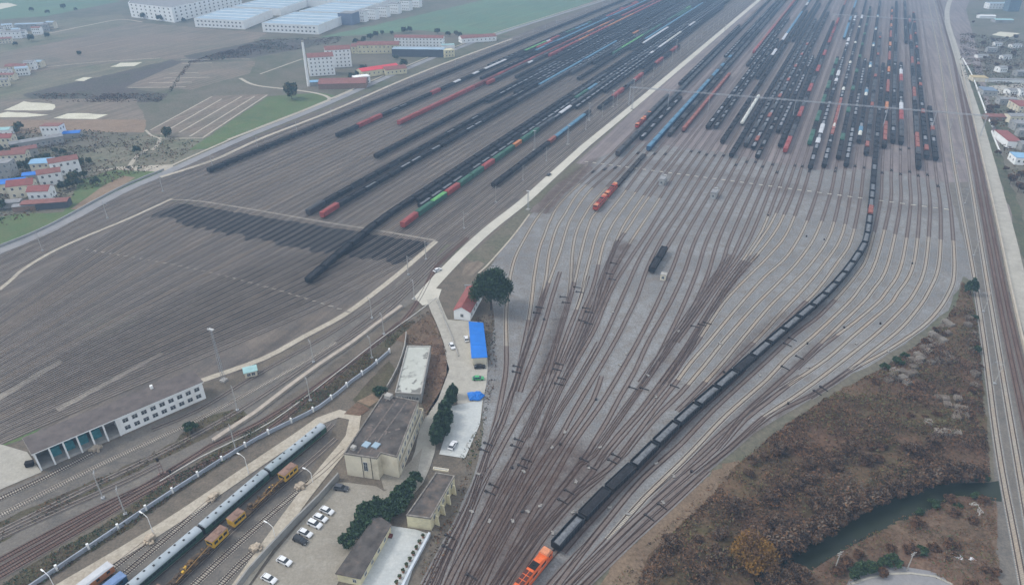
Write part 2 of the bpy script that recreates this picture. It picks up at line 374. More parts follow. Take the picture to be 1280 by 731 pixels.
for k in range(39):
    f = (k + .5) / 39; x0, y0 = G(728, 202); x1, y1 = G(1190, 263); mb = MB()
    mb.box((x0 + (x1 - x0) * f, y0 + (y1 - y0) * f, .2), (2.6, 1.6, .12), R(-21)); tag(mb.build('path_slab', g_conc), kind='structure')
cd = []                                                # coal spilt along every track, so both its ends are ragged
for k in range(70):
    t = -344 + k * 168 / 69; f = k / 69; cd.append((272 + 13.5 * f + random.uniform(-1.5, .5), t))
for k in range(70):
    f = 1 - k / 69; t = -344 + f * 168; mid = 251 + 9 * f - 5 * math.sin(f * 3.1); cd.append((mid + random.uniform(-3.5, 3.5), t))
F('coal_dust', cd, g_coal, .25, st=True)
F('paving', [(-5, 496), (74, 450), (79, 453), (0, 501)], g_strip, .18)
F('paving', [(69, 511), (201, 440.5), (205, 442.5), (74, 514.5)], g_strip, .18)
F('grass', [(-40, 475), (40, 418), (120, 392), (180, 395), (110, 440), (60, 470), (-40, 520)], GM('thin_grass', (.15, .145, .10), (.13, .12, .10), (.16, .14, .12), .05, .2, 1.2, .3), .08, 1.5)
F('grass', [(-40, 535), (30, 505), (75, 515), (40, 545), (0, 560)], g_green, .08, 1.5)
F('brick_ground', [(582, 330), (598, 326), (606, 330), (590, 345), (576, 345)], g_plough, .08)
F('worn_ground', [(662, 265), (690, 235), (735, 205), (742, 210), (700, 248), (682, 268)], GM('greasy_soil', (.17, .14, .125), (.15, .125, .115), (.2, .17, .155), .1, .3, 1.2, .3), .07, .8)

g_brush = GM('brushy_soil', (.085, .078, .045), (.075, .058, .042), (.11, .092, .062), .06, .25, 1.1, .35)
F('verge_ground', [(20, 752), (60, 725), (150, 668), (230, 612), (320, 552), (400, 507), (470, 452), (500, 420), (520, 402), (505, 402), (440, 455), (380, 495), (300, 545), (215, 598), (130, 655), (40, 705), (-20, 745)], g_brush, .066, .6, step=3)
F('verge_ground', [(-20, 660), (60, 625), (130, 595), (220, 552), (235, 535), (262, 520), (300, 510), (310, 520), (262, 545), (200, 575), (120, 615), (40, 655), (-20, 690)], g_brush, .067, .6, step=3)
# ------------------------------------------------------------------ railway tracks
rail_pale = M('rail_worn', (.33, .285, .245), .25, .3, .5, .3, world=True)
rail_m = M('rail_steel', (.075, .05, .042), .25, .3, .55, .35, world=True)
GRV = (.213, .211, .207)
bed_light = BED('bed_concrete', GRV, (.43, .375, .295), (.33, .26, .195), GRV, (.135, .105, .09))
bed_brown = BED('bed_timber', (.195, .178, .168), (.19, .15, .13), (.15, .112, .094), GRV, (.085, .046, .034))
bed_far = BED('bed_far', (.21, .18, .175), (.215, .18, .165), (.13, .10, .095), (.205, .178, .172), (.11, .08, .072))
bed_left = BED('bed_dirty', (.118, .102, .09), (.135, .115, .098), (.085, .07, .062), (.12, .105, .095), (.085, .068, .058))
bed_near = BED('bed_near', (.10, .09, .08), (.46, .42, .355), (.10, .08, .065), (.14, .128, .113), (.10, .08, .07))
bed_rust = BED('bed_rust', (.12, .092, .08), (.19, .125, .10), (.09, .055, .046), (.14, .12, .105), (.105, .058, .046))
bed_lefts = [bed_left, bed_left, BED('bed_dirty_dark', (.09, .078, .07), (.105, .09, .08), (.07, .058, .052), (.10, .088, .08), (.065, .05, .043)), BED('bed_dirty_brown', (.14, .112, .09), (.16, .13, .10), (.10, .078, .062), (.135, .112, .095), (.09, .065, .052))]
TRK = [0]
def track(P, mats, cut=None, w=2.9):
    'P ground points; mats = one bed or (far bed, near bed) changing at index cut'
    k = TRK[0] = TRK[0] + 1; z = .085 + .0052 * (k % 15)
    mb = MB(); mats = mats if isinstance(mats, (tuple, list)) else (mats,)
    cut = len(P) if cut is None else cut
    L_, R_ = sides(P, w); d = 0
    for i in range(len(P) - 1):
        e = math.hypot(P[i + 1][0] - P[i][0], P[i + 1][1] - P[i][1])
        mb.face([(*R_[i], z), (*R_[i + 1], z), (*L_[i + 1], z), (*L_[i], z)], 1 if i >= cut and len(mats) > 1 else 0, [(w / 2, d), (w / 2, d + e), (-w / 2, d + e), (-w / 2, d)]); d += e
    for sgn in (-1, 1):
        l, r = sides(P, 2 * .7175); c = l if sgn > 0 else r
        ribbon('', c, (.15 if k % 3 else .2) if mats[0] in bed_lefts else .14, None, z - .03, .2, None, mb, len(mats))
    o = mb.build('railway_track', list(mats) + [rail_pale if mats[0] in bed_lefts else rail_m]); return tag(o, kind='structure')
# --- grey yard: 39 tracks fanning out beyond the crossing
T450 = [-131 + 5.73 * j for j in range(31)] + [46.5, 52, 57.5, 63, 68, 73.5, 79, 84.5]
T450[30] = 41.2
for j_, d_ in ((6, 1.5), (7, 2), (20, -1), (21, -2), (22, -3), (23, -4), (24, -4.4), (25, -2)): T450[j_] += d_
def fan(j, s): return -141 + (T450[j] + 141) * (1 + .000188 * (s - 450))
TR = {
 0: [(704,250),(688,275),(681,293),(674,312),(668,345),(665,372),(661,400),(653,440),(646,470),(632,510),(611,560),(586,630),(561,678),(530,745)],
 1: [(725,239),(706,268),(696,285),(687,315),(683,345),(679,365),(672,390),(661,424),(650,457),(641,488),(628,530),(610,567),(589,632),(566,678),(536,745)],
 2: [(737,239),(715,271),(707,291),(700,315),(689,345),(683,362),(674,388),(662,425),(651,458),(642,489)],
 3: [(745,249),(731,269),(721.6,287),(716,312),(713.8,345),(711,372),(704,396),(696,423),(686,450),(674,478),(657,505),(632,550),(611,590),(594,628),(573,680),(545,745)],
 4: [(748,262),(740.5,271),(733,291),(726,318),(720,345),(714,368),(706,396),(697,425),(690,452),(681,482),(671,510),(652,548),(635,588),(615,630),(588,673),(551,745)],
 5: [(776.7,246),(755,274),(745,296),(739,318),(732,345),(728,365),(721,387),(711,412),(702,437),(694,460),(683,487),(674,508),(657,545),(644,569),(624,603),(604,645),(566,715),(552,745)],
 6: [(795,244),(775,267),(761,290),(753,310),(745,345),(738,368),(730,386),(718,418),(706,446),(698,466),(686,492),(675,512),(659,546)],
 7: [(806,246),(787,270),(771,300),(762,325),(753,345),(747,370),(742,388),(734,408),(722,436),(709,464),(698,487),(688,510),(671,553),(655,585),(636,628),(606,686),(574,745)],
 8: [(803,258),(786,284),(772,304),(763,325),(755,346),(748,368),(743,387),(735,408),(724,434),(712,462)],
 9: [(822,252),(799,286),(783,311),(769,335),(759,358),(751,379),(742,398),(732,420),(716,450),(701,482)],
 10: [(832,254),(810,290),(790,320),(770,352),(757,378),(745,408),(735,427),(716,459),(701,486),(689,513),(674,549)],
 11: [(841,260),(820,290),(800,323),(784,358),(768,394),(750,432),(734,459),(717,488),(700,514),(682,545),(664,576),(642,620),(622,655),(590,718),(577,745)],
 12: [(852,261),(832,291),(812,329),(796,372),(783,399),(771,423),(745,468),(722,506),(700,546),(684,568),(664,600),(645,631),(622,675),(597,718),(582,745)],
 14: [(875,259),(858,292),(842,332),(821,380),(803,416),(790,440),(768,478),(748,510),(718,552),(692,598),(674,628),(654,662),(634,700),(608,745)],
 15: [(888,261),(873,292),(855,341),(837,380),(811,426),(793,465),(775,496),(759,526),(736,563),(718,588),(692,622),(668,655),(642,697),(614,745)],
 16: [(900,263),(886,295),(871,340),(853,384),(831,430),(818,455),(803,480),(780,511),(760,540),(738,570)],
 17: [(912,265),(901,292),(884,345),(862,393),(842,424),(826,448),(812,470),(796,493),(777,520)],
 18: [(926,263),(914,296),(903,328),(888,357),(865,392),(840,426),(822,456),(798,490),(779,517),(758,547),(742,569),(723,583),(700,612),(665,660),(640,695),(611,745)],
 19: [(938,265),(927,296),(913,326),(893,357),(868,393),(843,427),(826,452)],
 20: [(950,267),(941,290),(926,318),(910,340),(895,360),(871,394),(846,428)],
 21: [(962,268),(955,283),(938,312),(924,332),(907,354),(884,390),(858,433),(842,456),(816,492),(798,516),(772,545),(757,564),(741,590),(716,620),(690,645),(665,677),(630,730),(622,745)],
 22: [(974,250),(966,275),(950,300),(932,326),(910,355),(888,389),(862,432),(844,458)],
 23: [(986,250),(976,277),(960,302),(938,328),(914,356),(892,388),(866,430),(848,456)],
 24: [(998,254),(985,289),(961,320),(935,346),(905,378),(871,428),(856,448),(833,478)],
 25: [(1017,255),(1005,285),(984,320),(955,347),(922,384),(882,432),(862,455),(840,485),(819,511),(788,553),(762,585),(724,613),(690,650),(655,693),(622,745)],
 26: [(1033,258),(1021,291),(999,325),(974,352),(942,384),(905,426),(881,456),(850,492),(827,514),(799,545),(783,565),(751,596),(716,627),(688,660),(660,700),(633,745)],
 27: [(1047,264),(1038,292),(1015,328),(985,360),(961,384),(925,427),(902,455),(872,488),(846,514)],
 28: [(1059,270),(1052,295),(1030,330),(1003,363),(981,386),(950,420),(918,452),(888,483),(858,510)],
 29: [(1071,272),(1064,300),(1047,328),(1022,362),(1000,384),(970,414),(938,446),(903,477)],
 30: [(1090,250),(1087,275),(1082,300),(1070,325),(1050,352),(1022,381),(982,415),(942,450),(902,485),(862,520),(827,553),(792,588),(758,620),(731,648),(706,676),(690,694),(668,718),(650,742),(625,770)],
 31: [(1096,265),(1095,290),(1086,315),(1070,344),(1039,380),(1018,400),(995,417),(964,446),(918,488),(890,514),(844,562),(806,596),(769,638),(734,680),(703,713),(675,745)],
 32: [(1108,268),(1107,290),(1095,326),(1075,360),(1058,381),(1014,422),(983,448),(960,473),(909,518),(867,562),(842,587),(806,622),(783,648),(760,675),(715,724),(697,745)],
 33: [(1125,270),(1123,292),(1110,330),(1090,364),(1077,380),(1051,405),(1018,437),(995,459),(957,493),(930,518),(895,561),(860,591),(828,619),(795,649),(757,685),(712,729),(696,745)],
 34: [(1138,272),(1137,292),(1127,330),(1107,366),(1094,381),(1069,402),(1046,419),(1020,439),(996,461)],
 35: [(1151,274),(1150,292),(1142,330),(1121,368),(1112,381),(1090,400),(1063,423),(1033,449),(985,482),(960,502),(932,524),(898,562)],
 36: [(1164,276),(1162,292),(1157,330),(1142,368),(1120,394),(1091,421),(1052,452),(1018,478),(987,500),(955,521),(912,560),(868,595),(835,623),(800,654),(765,689),(727,727),(711,745)],
 37: [(1178,278),(1177,295),(1174,328),(1160,366),(1140,395),(1120,416),(1087,442),(1062,462),(1045,474),(1014,494),(962,520),(916,558),(872,594)],
 38: [(1195,280),(1195,305),(1193,335),(1185,368),(1160,402),(1120,431),(1091,448),(1060,465),(1037,481),(1012,497)],
}
LIGHT = {0:392,1:372,2:350,3:370,4:350,5:380,6:330,7:310,8:290,9:300,21:320,22:318,23:322,24:415,25:470,26:480,27:470,28:420,29:372,30:560,31:372,32:660,33:428,34:412,35:480,36:520,37:455,38:455}
YARD = {}
def topart(j, s_end=1750, s0=None):
    return [ST(s, fan(j, s)) for s in (s_end, 1100, 700, 560, 500, 450)]
track(PX((735, 205), (705, 235), (674, 269), (655, 300), (644, 322), (638, 345), (634, 375), (632.5, 400), (633, 455), (629, 485), (620, 528), (606, 572), (584, 630), (558, 680), (524, 745)), (bed_light, bed_brown), 34)
for j in range(39):
    if j == 13: P = topart(j) + [ST(s, fan(j, s)) for s in (400, 350, 322)]; Q = smooth(P, 9); track(Q, (bed_brown,)); YARD[j] = Q; continue
    low = TR[j]; P = topart(j) + [G(*p) for p in low if TS(*p)[0] < 394]
    Q = smooth(P, 6); ylim = LIGHT.get(j)
    if ylim is None: track(Q, (bed_far, bed_brown), next(i for i, q in enumerate(Q) if q[0] * sA + q[1] * cA < 505))
    else:
        # concrete sleepers only where the photo shows the pale line, timber before (retarders) and after (points)
        i0 = next(i for i, q in enumerate(Q) if q[0] * sA + q[1] * cA < 405)
        sy = TS(640, ylim)[1]; gy = G(640, ylim)[1]
        i1 = next((i for i, q in enumerate(Q) if q[1] < gy), len(Q) - 1); i1 = max(i1, i0 + 1)
        iF = next(i for i, q in enumerate(Q) if q[0] * sA + q[1] * cA < 505)
        track(Q[:iF + 1], (bed_far,)); track(Q[iF:i0 + 1], (bed_brown,)); track(Q[i0:i1 + 1], (bed_light,))
        if i1 < len(Q) - 2: track(Q[i1:], (bed_brown,))
    YARD[j] = Q
for q in ([(752,470),(741,500),(718,535),(704,556),(680,594),(655,631),(640,656),(618,696),(597,745)], [(742,555),(734,568),(717,592),(690,626),(671,654),(650,690),(628,722),(613,745)], [(668,606),(655,628),(634,661),(611,701),(585,745)], [(612,585),(600,606),(577,660),(556,706),(541,745)],
          [(700,612),(688,628),(660,667),(640,695),(620,725),(607,745)], [(868,428),(842,468),(813,505),(787,535),(764,562),(738,593),(712,622)], [(748,428),(728,464),(706,501),(690,526),(678,548)], [(850,556),(802,599),(762,647),(722,698),(688,745)], [(884,588),(837,632),(792,672),(746,716),(716,745)],
          [(664,560),(650,585),(628,622),(606,662),(584,704),(566,745)], [(772,300),(757,335),(742,372),(728,404),(716,432),(704,455)], [(912,318),(888,352),(860,392),(838,424),(818,452),(800,478)], [(948,318),(918,350),(892,384),(866,424),(846,452),(826,480)], [(700,340),(690,372),(682,400),(672,432),(660,462),(650,490)], [(735,345),(724,380),(712,410),(700,440),(690,466)],
          [(1000,470),(960,495),(925,522),(890,552),(850,590),(812,624)], [(930,462),(898,492),(868,518),(840,545),(812,574),(780,606),(752,636),(726,664),(704,690)]): track(PX(*q), (bed_brown,))
# --- brown yard: 36 parallel tracks that draw together at the lower end
TL = [-352 + 5.06 * i for i in range(36)]
for i, t in enumerate(TL):
    f = i / 35; s0 = 268 + 30 * f; a = ST(s0, t); yb = 386 + 168 * f; sl = .70 - .26 * f
    b = G(0, yb); c = G(-70, yb + 70 * sl); da = (-sA, -cA); L = math.hypot(a[0] - b[0], a[1] - b[1])
    db = (c[0] - b[0], c[1] - b[1]); q = math.hypot(*db); db = (db[0] / q, db[1] / q); k = L * (.9 + .2 * f)
    H = []
    for n in range(25):
        u = n / 24; h0 = 2*u**3-3*u*u+1; h1 = u**3-2*u*u+u; h2 = -2*u**3+3*u*u; h3 = u**3-u*u
        H.append((h0*a[0]+h1*k*da[0]+h2*b[0]+h3*k*db[0], h0*a[1]+h1*k*da[1]+h2*b[1]+h3*k*db[1]))
    track([ST(1750, t), ST(1000, t), ST(500, t)] + H + [c], (bed_lefts[random.choice((0, 0, 1, 2, 2, 3, 3))],))
def lmain(t): return lambda s: t + 20 * max(0, (310 - s) / 160) ** 1.4
for t in (-386, -380, -374, -367.5, -361): track([ST(s, lmain(t)(s)) for s in (1750, 900, 500, 310, 280, 250, 220, 190, 160, 130, 100)], (bed_left,))
for t in (-176, -171, -166.5, -162): track([ST(s, t + (.0125 * (s - 450) if s > 450 else 0)) for s in (1750, 900, 500, 330, 300)], (bed_left,))
# --- main lines between the brown yard and the buildings
track([ST(700, -164), ST(420, -166.5)] + PX((597, 275), (560, 300), (510, 350), (420, 412), (320, 469), (250, 511), (205, 531), (190, 537)), (bed_left,))
track([ST(700, -159.5), ST(420, -162)] + PX((606, 275), (545, 325), (500, 366), (420, 428), (320, 486), (240, 528), (125, 581), (0, 644), (-60, 675)), (bed_left, bed_near), 24)
track(PX((545, 329), (480, 392), (400, 446), (320, 500), (262, 534), (190, 572), (110, 610), (0, 664), (-40, 683)), (bed_left,))
track(PX((118, 565), (60, 595), (0, 623), (-60, 652)), (bed_near,))
track([ST(300, -161)] + PX((544, 334), (505, 400), (400, 480), (320, 531), (262, 558), (200, 598), (120, 636), (0, 700), (-40, 724)), (bed_rust,))
track(PX((500, 403), (410, 478), (320, 548), (207, 602), (125, 648), (0, 720), (-40, 745)), (bed_rust,))
track(PX((250, 566), (185, 605), (110, 648), (0, 711), (-40, 733)), (bed_rust,))
track(PX((200, 580), (160, 600), (60, 644), (-40, 690)), (bed_left,))
track(PX((182, 678), (127, 720), (80, 758)), (bed_near,)); track(PX((262, 626), (200, 679), (140, 731), (115, 755)), (bed_near,))
COACH = PX((416, 530), (405, 541), (337, 597), (252, 671), (170, 741), (130, 778), step=3); track(COACH, (bed_left,))
MACH = PX((420, 548), (400, 566), (372, 590), (318, 637), (255, 697), (190, 760), (150, 800), step=3); track(MACH, (bed_left,))
track(PX((432, 562), (405, 588), (371, 615), (318, 661), (274, 701), (225, 748)), (bed_near,))
track(PX((317, 690), (300, 705), (262, 745)), (bed_near,))
# --- main lines along the far edge of the grey yard
for pts, b in ((((1160, 0), (1175, 75), (1189, 183), (1221, 366), (1246, 549), (1268, 670), (1285, 760)), bed_light), (((1167, 0), (1185, 75), (1206, 183), (1236, 366), (1267, 549), (1300, 740)), bed_light),
               (((1171, 0), (1192, 75), (1213, 183), (1247, 366), (1285, 549)), bed_rust), (((1174, 0), (1197, 75), (1220, 183), (1256, 366), (1300, 549)), bed_rust)):
    P = PX(*pts, step=10); a, c = P[0], P[1]; d = math.hypot(a[0] - c[0], a[1] - c[1]); P = [(a[0] + (a[0] - c[0]) / d * 400, a[1] + (a[1] - c[1]) / d * 400)] + P
    track(P, (b,))
# ------------------------------------------------------------------ rolling stock
m_blk = M('black_wagon_paint', (.018, .022, .027), .3, .8, .6, 0, (.05, .042, .036))
m_dgr = M('dark_grey_paint', (.05, .055, .062), .25, .8, .6, 0, (.09, .07, .06))
m_coal = M('coal', (.022, .022, .025), .5, 1.6, .95)
m_grey = M('grey_load', (.15, .158, .17), .35, .9, .95)
m_lgrey = M('pale_load', (.21, .22, .24), .35, .7, .95)
m_inside = M('rusty_wagon_floor', (.12, .085, .07), .4, .8, .95)
m_gear = M('bogie_steel', (.03, .027, .025), .3, 2, .7, .3)
m_white = M('white_tarpaulin', (.52, .53, .55), .1, .5, .7)
m_bluet = M('blue_tarpaulin', (.085, .20, .30), .2, .5, .6)
m_red = M('red_paint', (.30, .06, .055), .2, .6, .6, 0, (.25, .07, .06))
m_dred = M('dark_red_paint', (.19, .05, .045), .25, .6, .7, 0, (.14, .06, .05))
m_green = M('dark_green_paint', (.035, .115, .075), .2, .6, .6, 0, (.05, .09, .07))
m_lgreen = M('light_green_paint', (.12, .34, .11), .2, .6, .6)
m_rust = M('rust_red_paint', (.27, .095, .075), .3, .8, .8, 0, (.18, .085, .06))
m_orange = M('orange_paint', (.45, .17, .06), .2, .8, .6, 0, (.45, .16, .06))
m_tank = M('white_tank_paint', (.62, .62, .56), .1, .5, .5)
m_bwag = M('blue_paint', (.03, .085, .16), .2, .6, .55)
m_cream = M('cream_lettering', (.6, .58, .52), .05)
def bogie(mb, x, m=0):
    for dx in (-.9, .9):
        for y in (-.72, .72): mb.cyl((x + dx, y - .07, .42), (x + dx, y + .07, .42), .42, n=10, m=m)
    for y in (-.95, .95): mb.box((x, y, .55), (2.5, .16, .35), 0, m)
    mb.box((x, 0, .62), (.5, 2.0, .3), 0, m)
def mk_open(load, hl, body):
    b = MB(); L, Wd = 12.9, 3.12
    b.box((0, 0, 1.05), (L, Wd - .3, .28))
    for y in (-1, 1):
        b.box((0, y * (Wd / 2 - .06), 2.2), (L, .12, 2.1))
        for k in range(9): b.box((-L / 2 + .3 + k * (L - .6) / 8, y * (Wd / 2 + .05), 2.15), (.16, .1, 2.0))
        b.box((0, y * (Wd / 2 + .02), 3.27), (L + .02, .17, .13))
    for x in (-1, 1):
        b.box((x * (L / 2 - .06), 0, 2.2), (.12, Wd - .24, 2.1)); b.box((x * (L / 2 + .35), 0, .95), (.6, .35, .3))
        b.box((x * (L / 2 - .03), 0, 3.27), (.16, Wd - .32, .13))
    l = MB(); n = 8; q = 4; ins_ = .14 if load in 'ek' else .62; x0, x1, y0, y1 = -L / 2 + ins_, L / 2 - ins_, -Wd / 2 + ins_ * .92, Wd / 2 - ins_ * .92
    if load not in 'ek': b.box((0, 0, 2.35), (L - .2, Wd - .2, .3))
    r_ = random.Random(int(hl * 100))
    Z = [[hl + (.35 * math.sin(math.pi * i / n) ** .5 * math.sin(math.pi * j / q) if load != 'e' else 0) + r_.uniform(-.08, .08) for j in range(q + 1)] for i in range(n + 1)]
    P = lambda i, j: (x0 + (x1 - x0) * i / n, y0 + (y1 - y0) * j / q, Z[i][j])
    for i in range(n):
        for j in range(q): l.face([P(i, j), P(i + 1, j), P(i + 1, j + 1), P(i, j + 1)])
    return b, l
def mk_cover(L=13.2):
    b = MB(); b.box((0, 0, 1.05), (12.9, 2.8, .28)); b.box((0, 0, 1.9), (12.9, 3.1, 1.5))
    for x in (-1, 1): b.box((x * 6.8, 0, .95), (.6, .35, .3))
    l = MB()
    for k in range(4):
        x = -4.85 + k * 3.23; l.box((x, 0, 2.95), (3.2, 3.16, .62)); l.box((x, 0, 3.45), (3.14, 3.1, .42), 0, 0, None, .55, .96)
    return b, l
def mk_box(L=16.0):
    b = MB(); b.box((0, 0, 1.0), (L, 2.7, .3)); b.box((0, 0, 2.45), (L, 3.05, 2.7))
    for y in (-1, 1):
        b.box((0, y * 1.55, 2.3), (2.6, .1, 2.3))
        for k in range(14): b.box((-L / 2 + .5 + k * (L - 1) / 13, y * 1.55, 2.4), (.1, .06, 2.5))
    for x in (-1, 1): b.box((x * (L / 2 + .3), 0, .95), (.6, .35, .3))
    l = MB(); l.box((0, 0, 4.0), (L + .06, 3.12, .45), 0, 0, None, .55)
    for k in range(11): l.box((-L / 2 + .7 + k * (L - 1.4) / 10, 0, 4.2), (.1, 1.9, .1))
    return b, l
def mk_tank():
    b = MB(); b.box((0, 0, 1.0), (11.3, 1.6, .3))
    for x in (-1, 1): b.box((x * 5.9, 0, .95), (.6, .35, .3)); b.box((x * 3.9, 0, 1.3), (.4, 2.5, .6))
    l = MB(); l.cyl((-5.2, 0, 2.6), (5.2, 0, 2.6), 1.42, n=16); l.cyl((5.2, 0, 2.6), (5.6, 0, 2.6), 1.42, .8, n=16); l.cyl((-5.2, 0, 2.6), (-5.6, 0, 2.6), 1.42, .8, n=16)
    l.cyl((0, 0, 3.9), (0, 0, 4.4), .55, n=12); l.box((0, 0, 4.12), (5, .6, .08))
    return b, l
def mk_flat(cols=2):
    b = MB(); b.box((0, 0, 1.05), (13.0, 2.9, .32))
    for x in (-1, 1): b.box((x * 6.8, 0, .95), (.6, .35, .3))
    l = MB()
    for x in (-3.15, 3.15):
        l.box((x, 0, 2.55), (6.05, 2.44, 2.6))
        for k in range(12): l.box((x - 2.8 + k * .51, 1.24, 2.5), (.2, .05, 2.3)); l.box((x - 2.8 + k * .51, -1.24, 2.5), (.2, .05, 2.3))
    return b, l
# code: name, what it looks like, maker, body paint, load paint, coupled length, load name, bogie spacing
KIND = {
 'k': ('open_wagon', 'black open wagon full of coal', lambda: mk_open('k', 2.95, 0), m_blk, m_coal, 13.9, 'coal_load', 4.4),
 'g': ('open_wagon', 'black open wagon with grey load', lambda: mk_open('g', 2.75, 0), m_blk, m_grey, 13.9, 'bulk_load', 4.4),
 'p': ('open_wagon', 'black open wagon with pale load', lambda: mk_open('p', 2.8, 0), m_blk, m_lgrey, 13.9, 'bulk_load', 4.4),
 'e': ('open_wagon', 'empty dark open wagon with rusty floor', lambda: mk_open('e', 1.3, 0), m_dgr, m_inside, 13.9, 'wagon_floor', 4.4),
 'w': ('covered_wagon', 'wagon under white sheets', mk_cover, m_blk, m_white, 13.9, 'tarpaulin', 4.4),
 'b': ('covered_wagon', 'wagon under blue sheets', mk_cover, m_dgr, m_bluet, 13.9, 'tarpaulin', 4.4),
 'r': ('boxcar', 'red boxcar', mk_box, m_red, m_red, 17.2, 'roof', 5.8),
 'R': ('boxcar', 'dark red boxcar', mk_box, m_dred, m_dred, 17.2, 'roof', 5.8),
 'G': ('boxcar', 'dark green boxcar', mk_box, m_green, m_green, 17.2, 'roof', 5.8),
 'l': ('boxcar', 'dark green boxcar with light green roof', mk_box, m_green, m_lgreen, 17.2, 'roof', 5.8),
 'D': ('boxcar', 'dark grey boxcar', mk_box, m_dgr, m_dgr, 17.2, 'roof', 5.8),
 'B': ('boxcar', 'blue boxcar', mk_box, m_bwag, m_bluet, 17.2, 'roof', 5.8),
 'o': ('container_wagon', 'flat wagon with rust red containers', mk_flat, m_blk, m_rust, 13.9, 'container', 4.6),
 'y': ('container_wagon', 'flat wagon with orange containers', mk_flat, m_blk, m_orange, 13.9, 'container', 4.6),
 'c': ('container_wagon', 'flat wagon with blue containers', mk_flat, m_blk, m_bwag, 13.9, 'container', 4.6),
 't': ('tank_wagon', 'white tank wagon', mk_tank, m_blk, m_tank, 12.4, 'tank', 3.9),
 'T': ('tank_wagon', 'black tank wagon', mk_tank, m_blk, m_dgr, 12.4, 'tank', 3.9),
}
MESH = {}
for code, (nm, lk, mk, b_, l_, ln, pn, bs) in KIND.items():
    b, l = mk(); bg_ = MB(); bogie(bg_, 0)
    whole = MB(); whole.add(b, 0); whole.add(l, 1); bogie(whole, bs, 2); bogie(whole, -bs, 2)
    lite = MB(); lite.add(b, 0); lite.add(l, 1)
    MESH[code] = dict(body=b.mesh(nm, [b_]), load=l.mesh(pn, [l_]), bogie=bg_.mesh('bogie', [m_gear]), whole=whole.mesh(nm, [b_, l_, m_gear]), lite=(lite, (b_, l_)))
WAG = []      # (distance, code, x, y, heading, phrase, front)
def train_line(pos, s0, s1, pat, phrase):
    'wagons from s0 to s1; pos(s) gives the point on the track'
    s = s0; i = 0
    while s < s1:
        c = pat[i % len(pat)] if isinstance(pat, str) else pat(i)
        L = KIND[c][5]; x, y = pos(s + L / 2); xa, ya = pos(s + 1); xb, yb = pos(s + L - 1)
        WAG.append((math.hypot(x, y), c, x, y, math.atan2(yb - ya, xb - xa), phrase, i == 0)); s += L; i += 1
def mix(seed, pools, run=(2, 7), first=''):
    r_ = random.Random(seed); seq = list(first)
    while len(seq) < 90: seq += [r_.choice(pools)] * r_.randint(*run)
    return ''.join(seq)
def arc(P):
    d = [0]
    for a, b in zip(P, P[1:]): d.append(d[-1] + math.hypot(b[0] - a[0], b[1] - a[1]))
    def f(s):
        s = min(max(s, 0), d[-1] - 1e-6); i = max(k for k in range(len(d) - 1) if d[k] <= s); u = (s - d[i]) / (d[i + 1] - d[i])
        return (P[i][0] + (P[i + 1][0] - P[i][0]) * u, P[i][1] + (P[i + 1][1] - P[i][1]) * u)
    def near(x, y): return d[min(range(len(P)), key=lambda k: (P[k][0] - x) ** 2 + (P[k][1] - y) ** 2)]
    return f, near, d[-1]
# brown yard: (front pixel, end s, wagons, phrase)
ORD = ['first', 'second', 'third', 'fourth', 'fifth', 'sixth', 'seventh', 'eighth', 'ninth', 'tenth', 'eleventh', 'twelfth', 'thirteenth', 'fourteenth', 'fifteenth', 'sixteenth', 'seventeenth', 'eighteenth', 'nineteenth', 'twentieth', 'twenty-first', 'twenty-second', 'twenty-third', 'twenty-fourth', 'twenty-fifth', 'twenty-sixth', 'twenty-seventh', 'twenty-eighth', 'twenty-ninth', 'thirtieth']
USEDL = {}
def left(px, s1, pat, phrase=None, s0=None, t=None):
    if px: s0, t = TS(*px)
    if t < -356: T = -367.5
    else: T = min((x for x in TL + [-176, -171]), key=lambda x: abs(x - t) + (50 if x in USEDL and USEDL[x] > s0 - 10 else 0)); USEDL[T] = s1
    pos = (lambda s: ST(s, lmain(T)(s)))
    train_line(pos, s0, s1, pat, phrase)
left((264, 218), 1500, 'k', 'in the long coal train beside the grey dike road')
left((420, 173), 1450, 'kkrrkggkkkrkkwkkwkwwwwkkkkllllwrrkkGGbbbbGkkkkgggkkkkrkk', 'in the mixed train nearest the fields')
left((501, 158), 1400, 'rrrrrrrrRRRrRRRRrRRRRRRRoooooyyooyyyookkk', 'in the row of red boxcars')
left((603, 107), 1300, 'rDDDDDwDDDDDkkkk' + 'kg' * 20, 'in the dark row led by a red boxcar')
left((472, 200), 1500, 'k' * 22 + 'g' * 4 + 'k' * 40, 'in the long coal train between two mixed trains')
left((386, 271), 1500, 'D' + 'kke' * 3 + 'kkg' * 2 + 'k' * 5 + 'gg' + 'k' * 4 + 'pg' + 'k' * 4 + 'ggppgg' * 10, 'in the dark train led by a dark grey boxcar')
left((396, 273), 1450, 'rkkgkkppkpkkkppkkkkkDDDDDDDDDppDppgggkkppppkkkyyppkkk' + 'pk' * 20, 'in the train led by one bright red boxcar')
left((367, 352), 1500, 'k' * 90, 'in the long coal train crossing the coal stain')
left(None, 1500, 'k' * 20 + 'D' * 6 + 'k' * 60, 'in the coal train right alongside the longest one', 330, -210.5)
left((523, 262), 1450, 'ggggegggggeggggpppggGGbbgg' + 'gp' * 30, 'in the row of open wagons behind the coal trains')
left((504, 287), 1400, 'rGlrGGrGGyGGDDpwwDDDDDDDDpp' + 'pDD' * 20, 'in the train of red and green boxcars')
left((616, 236), 560, 'kkkkkkkobbbbbkr', 'in the dark row beside the pale service road')
left(None, 900, 'kkerreTTrrkkeerr' * 6, 'in the broken row beside the service road poles', 580, -176.5)
left((721, 138), 1400, 'pppppppppppppppppppwppwwwtttttttppppwwwp' * 3, 'in the pale row beside the service road')
left((676, 110), 900, 'bbbbbbbbbcbbbb', 'in the row of blue sheeted wagons')
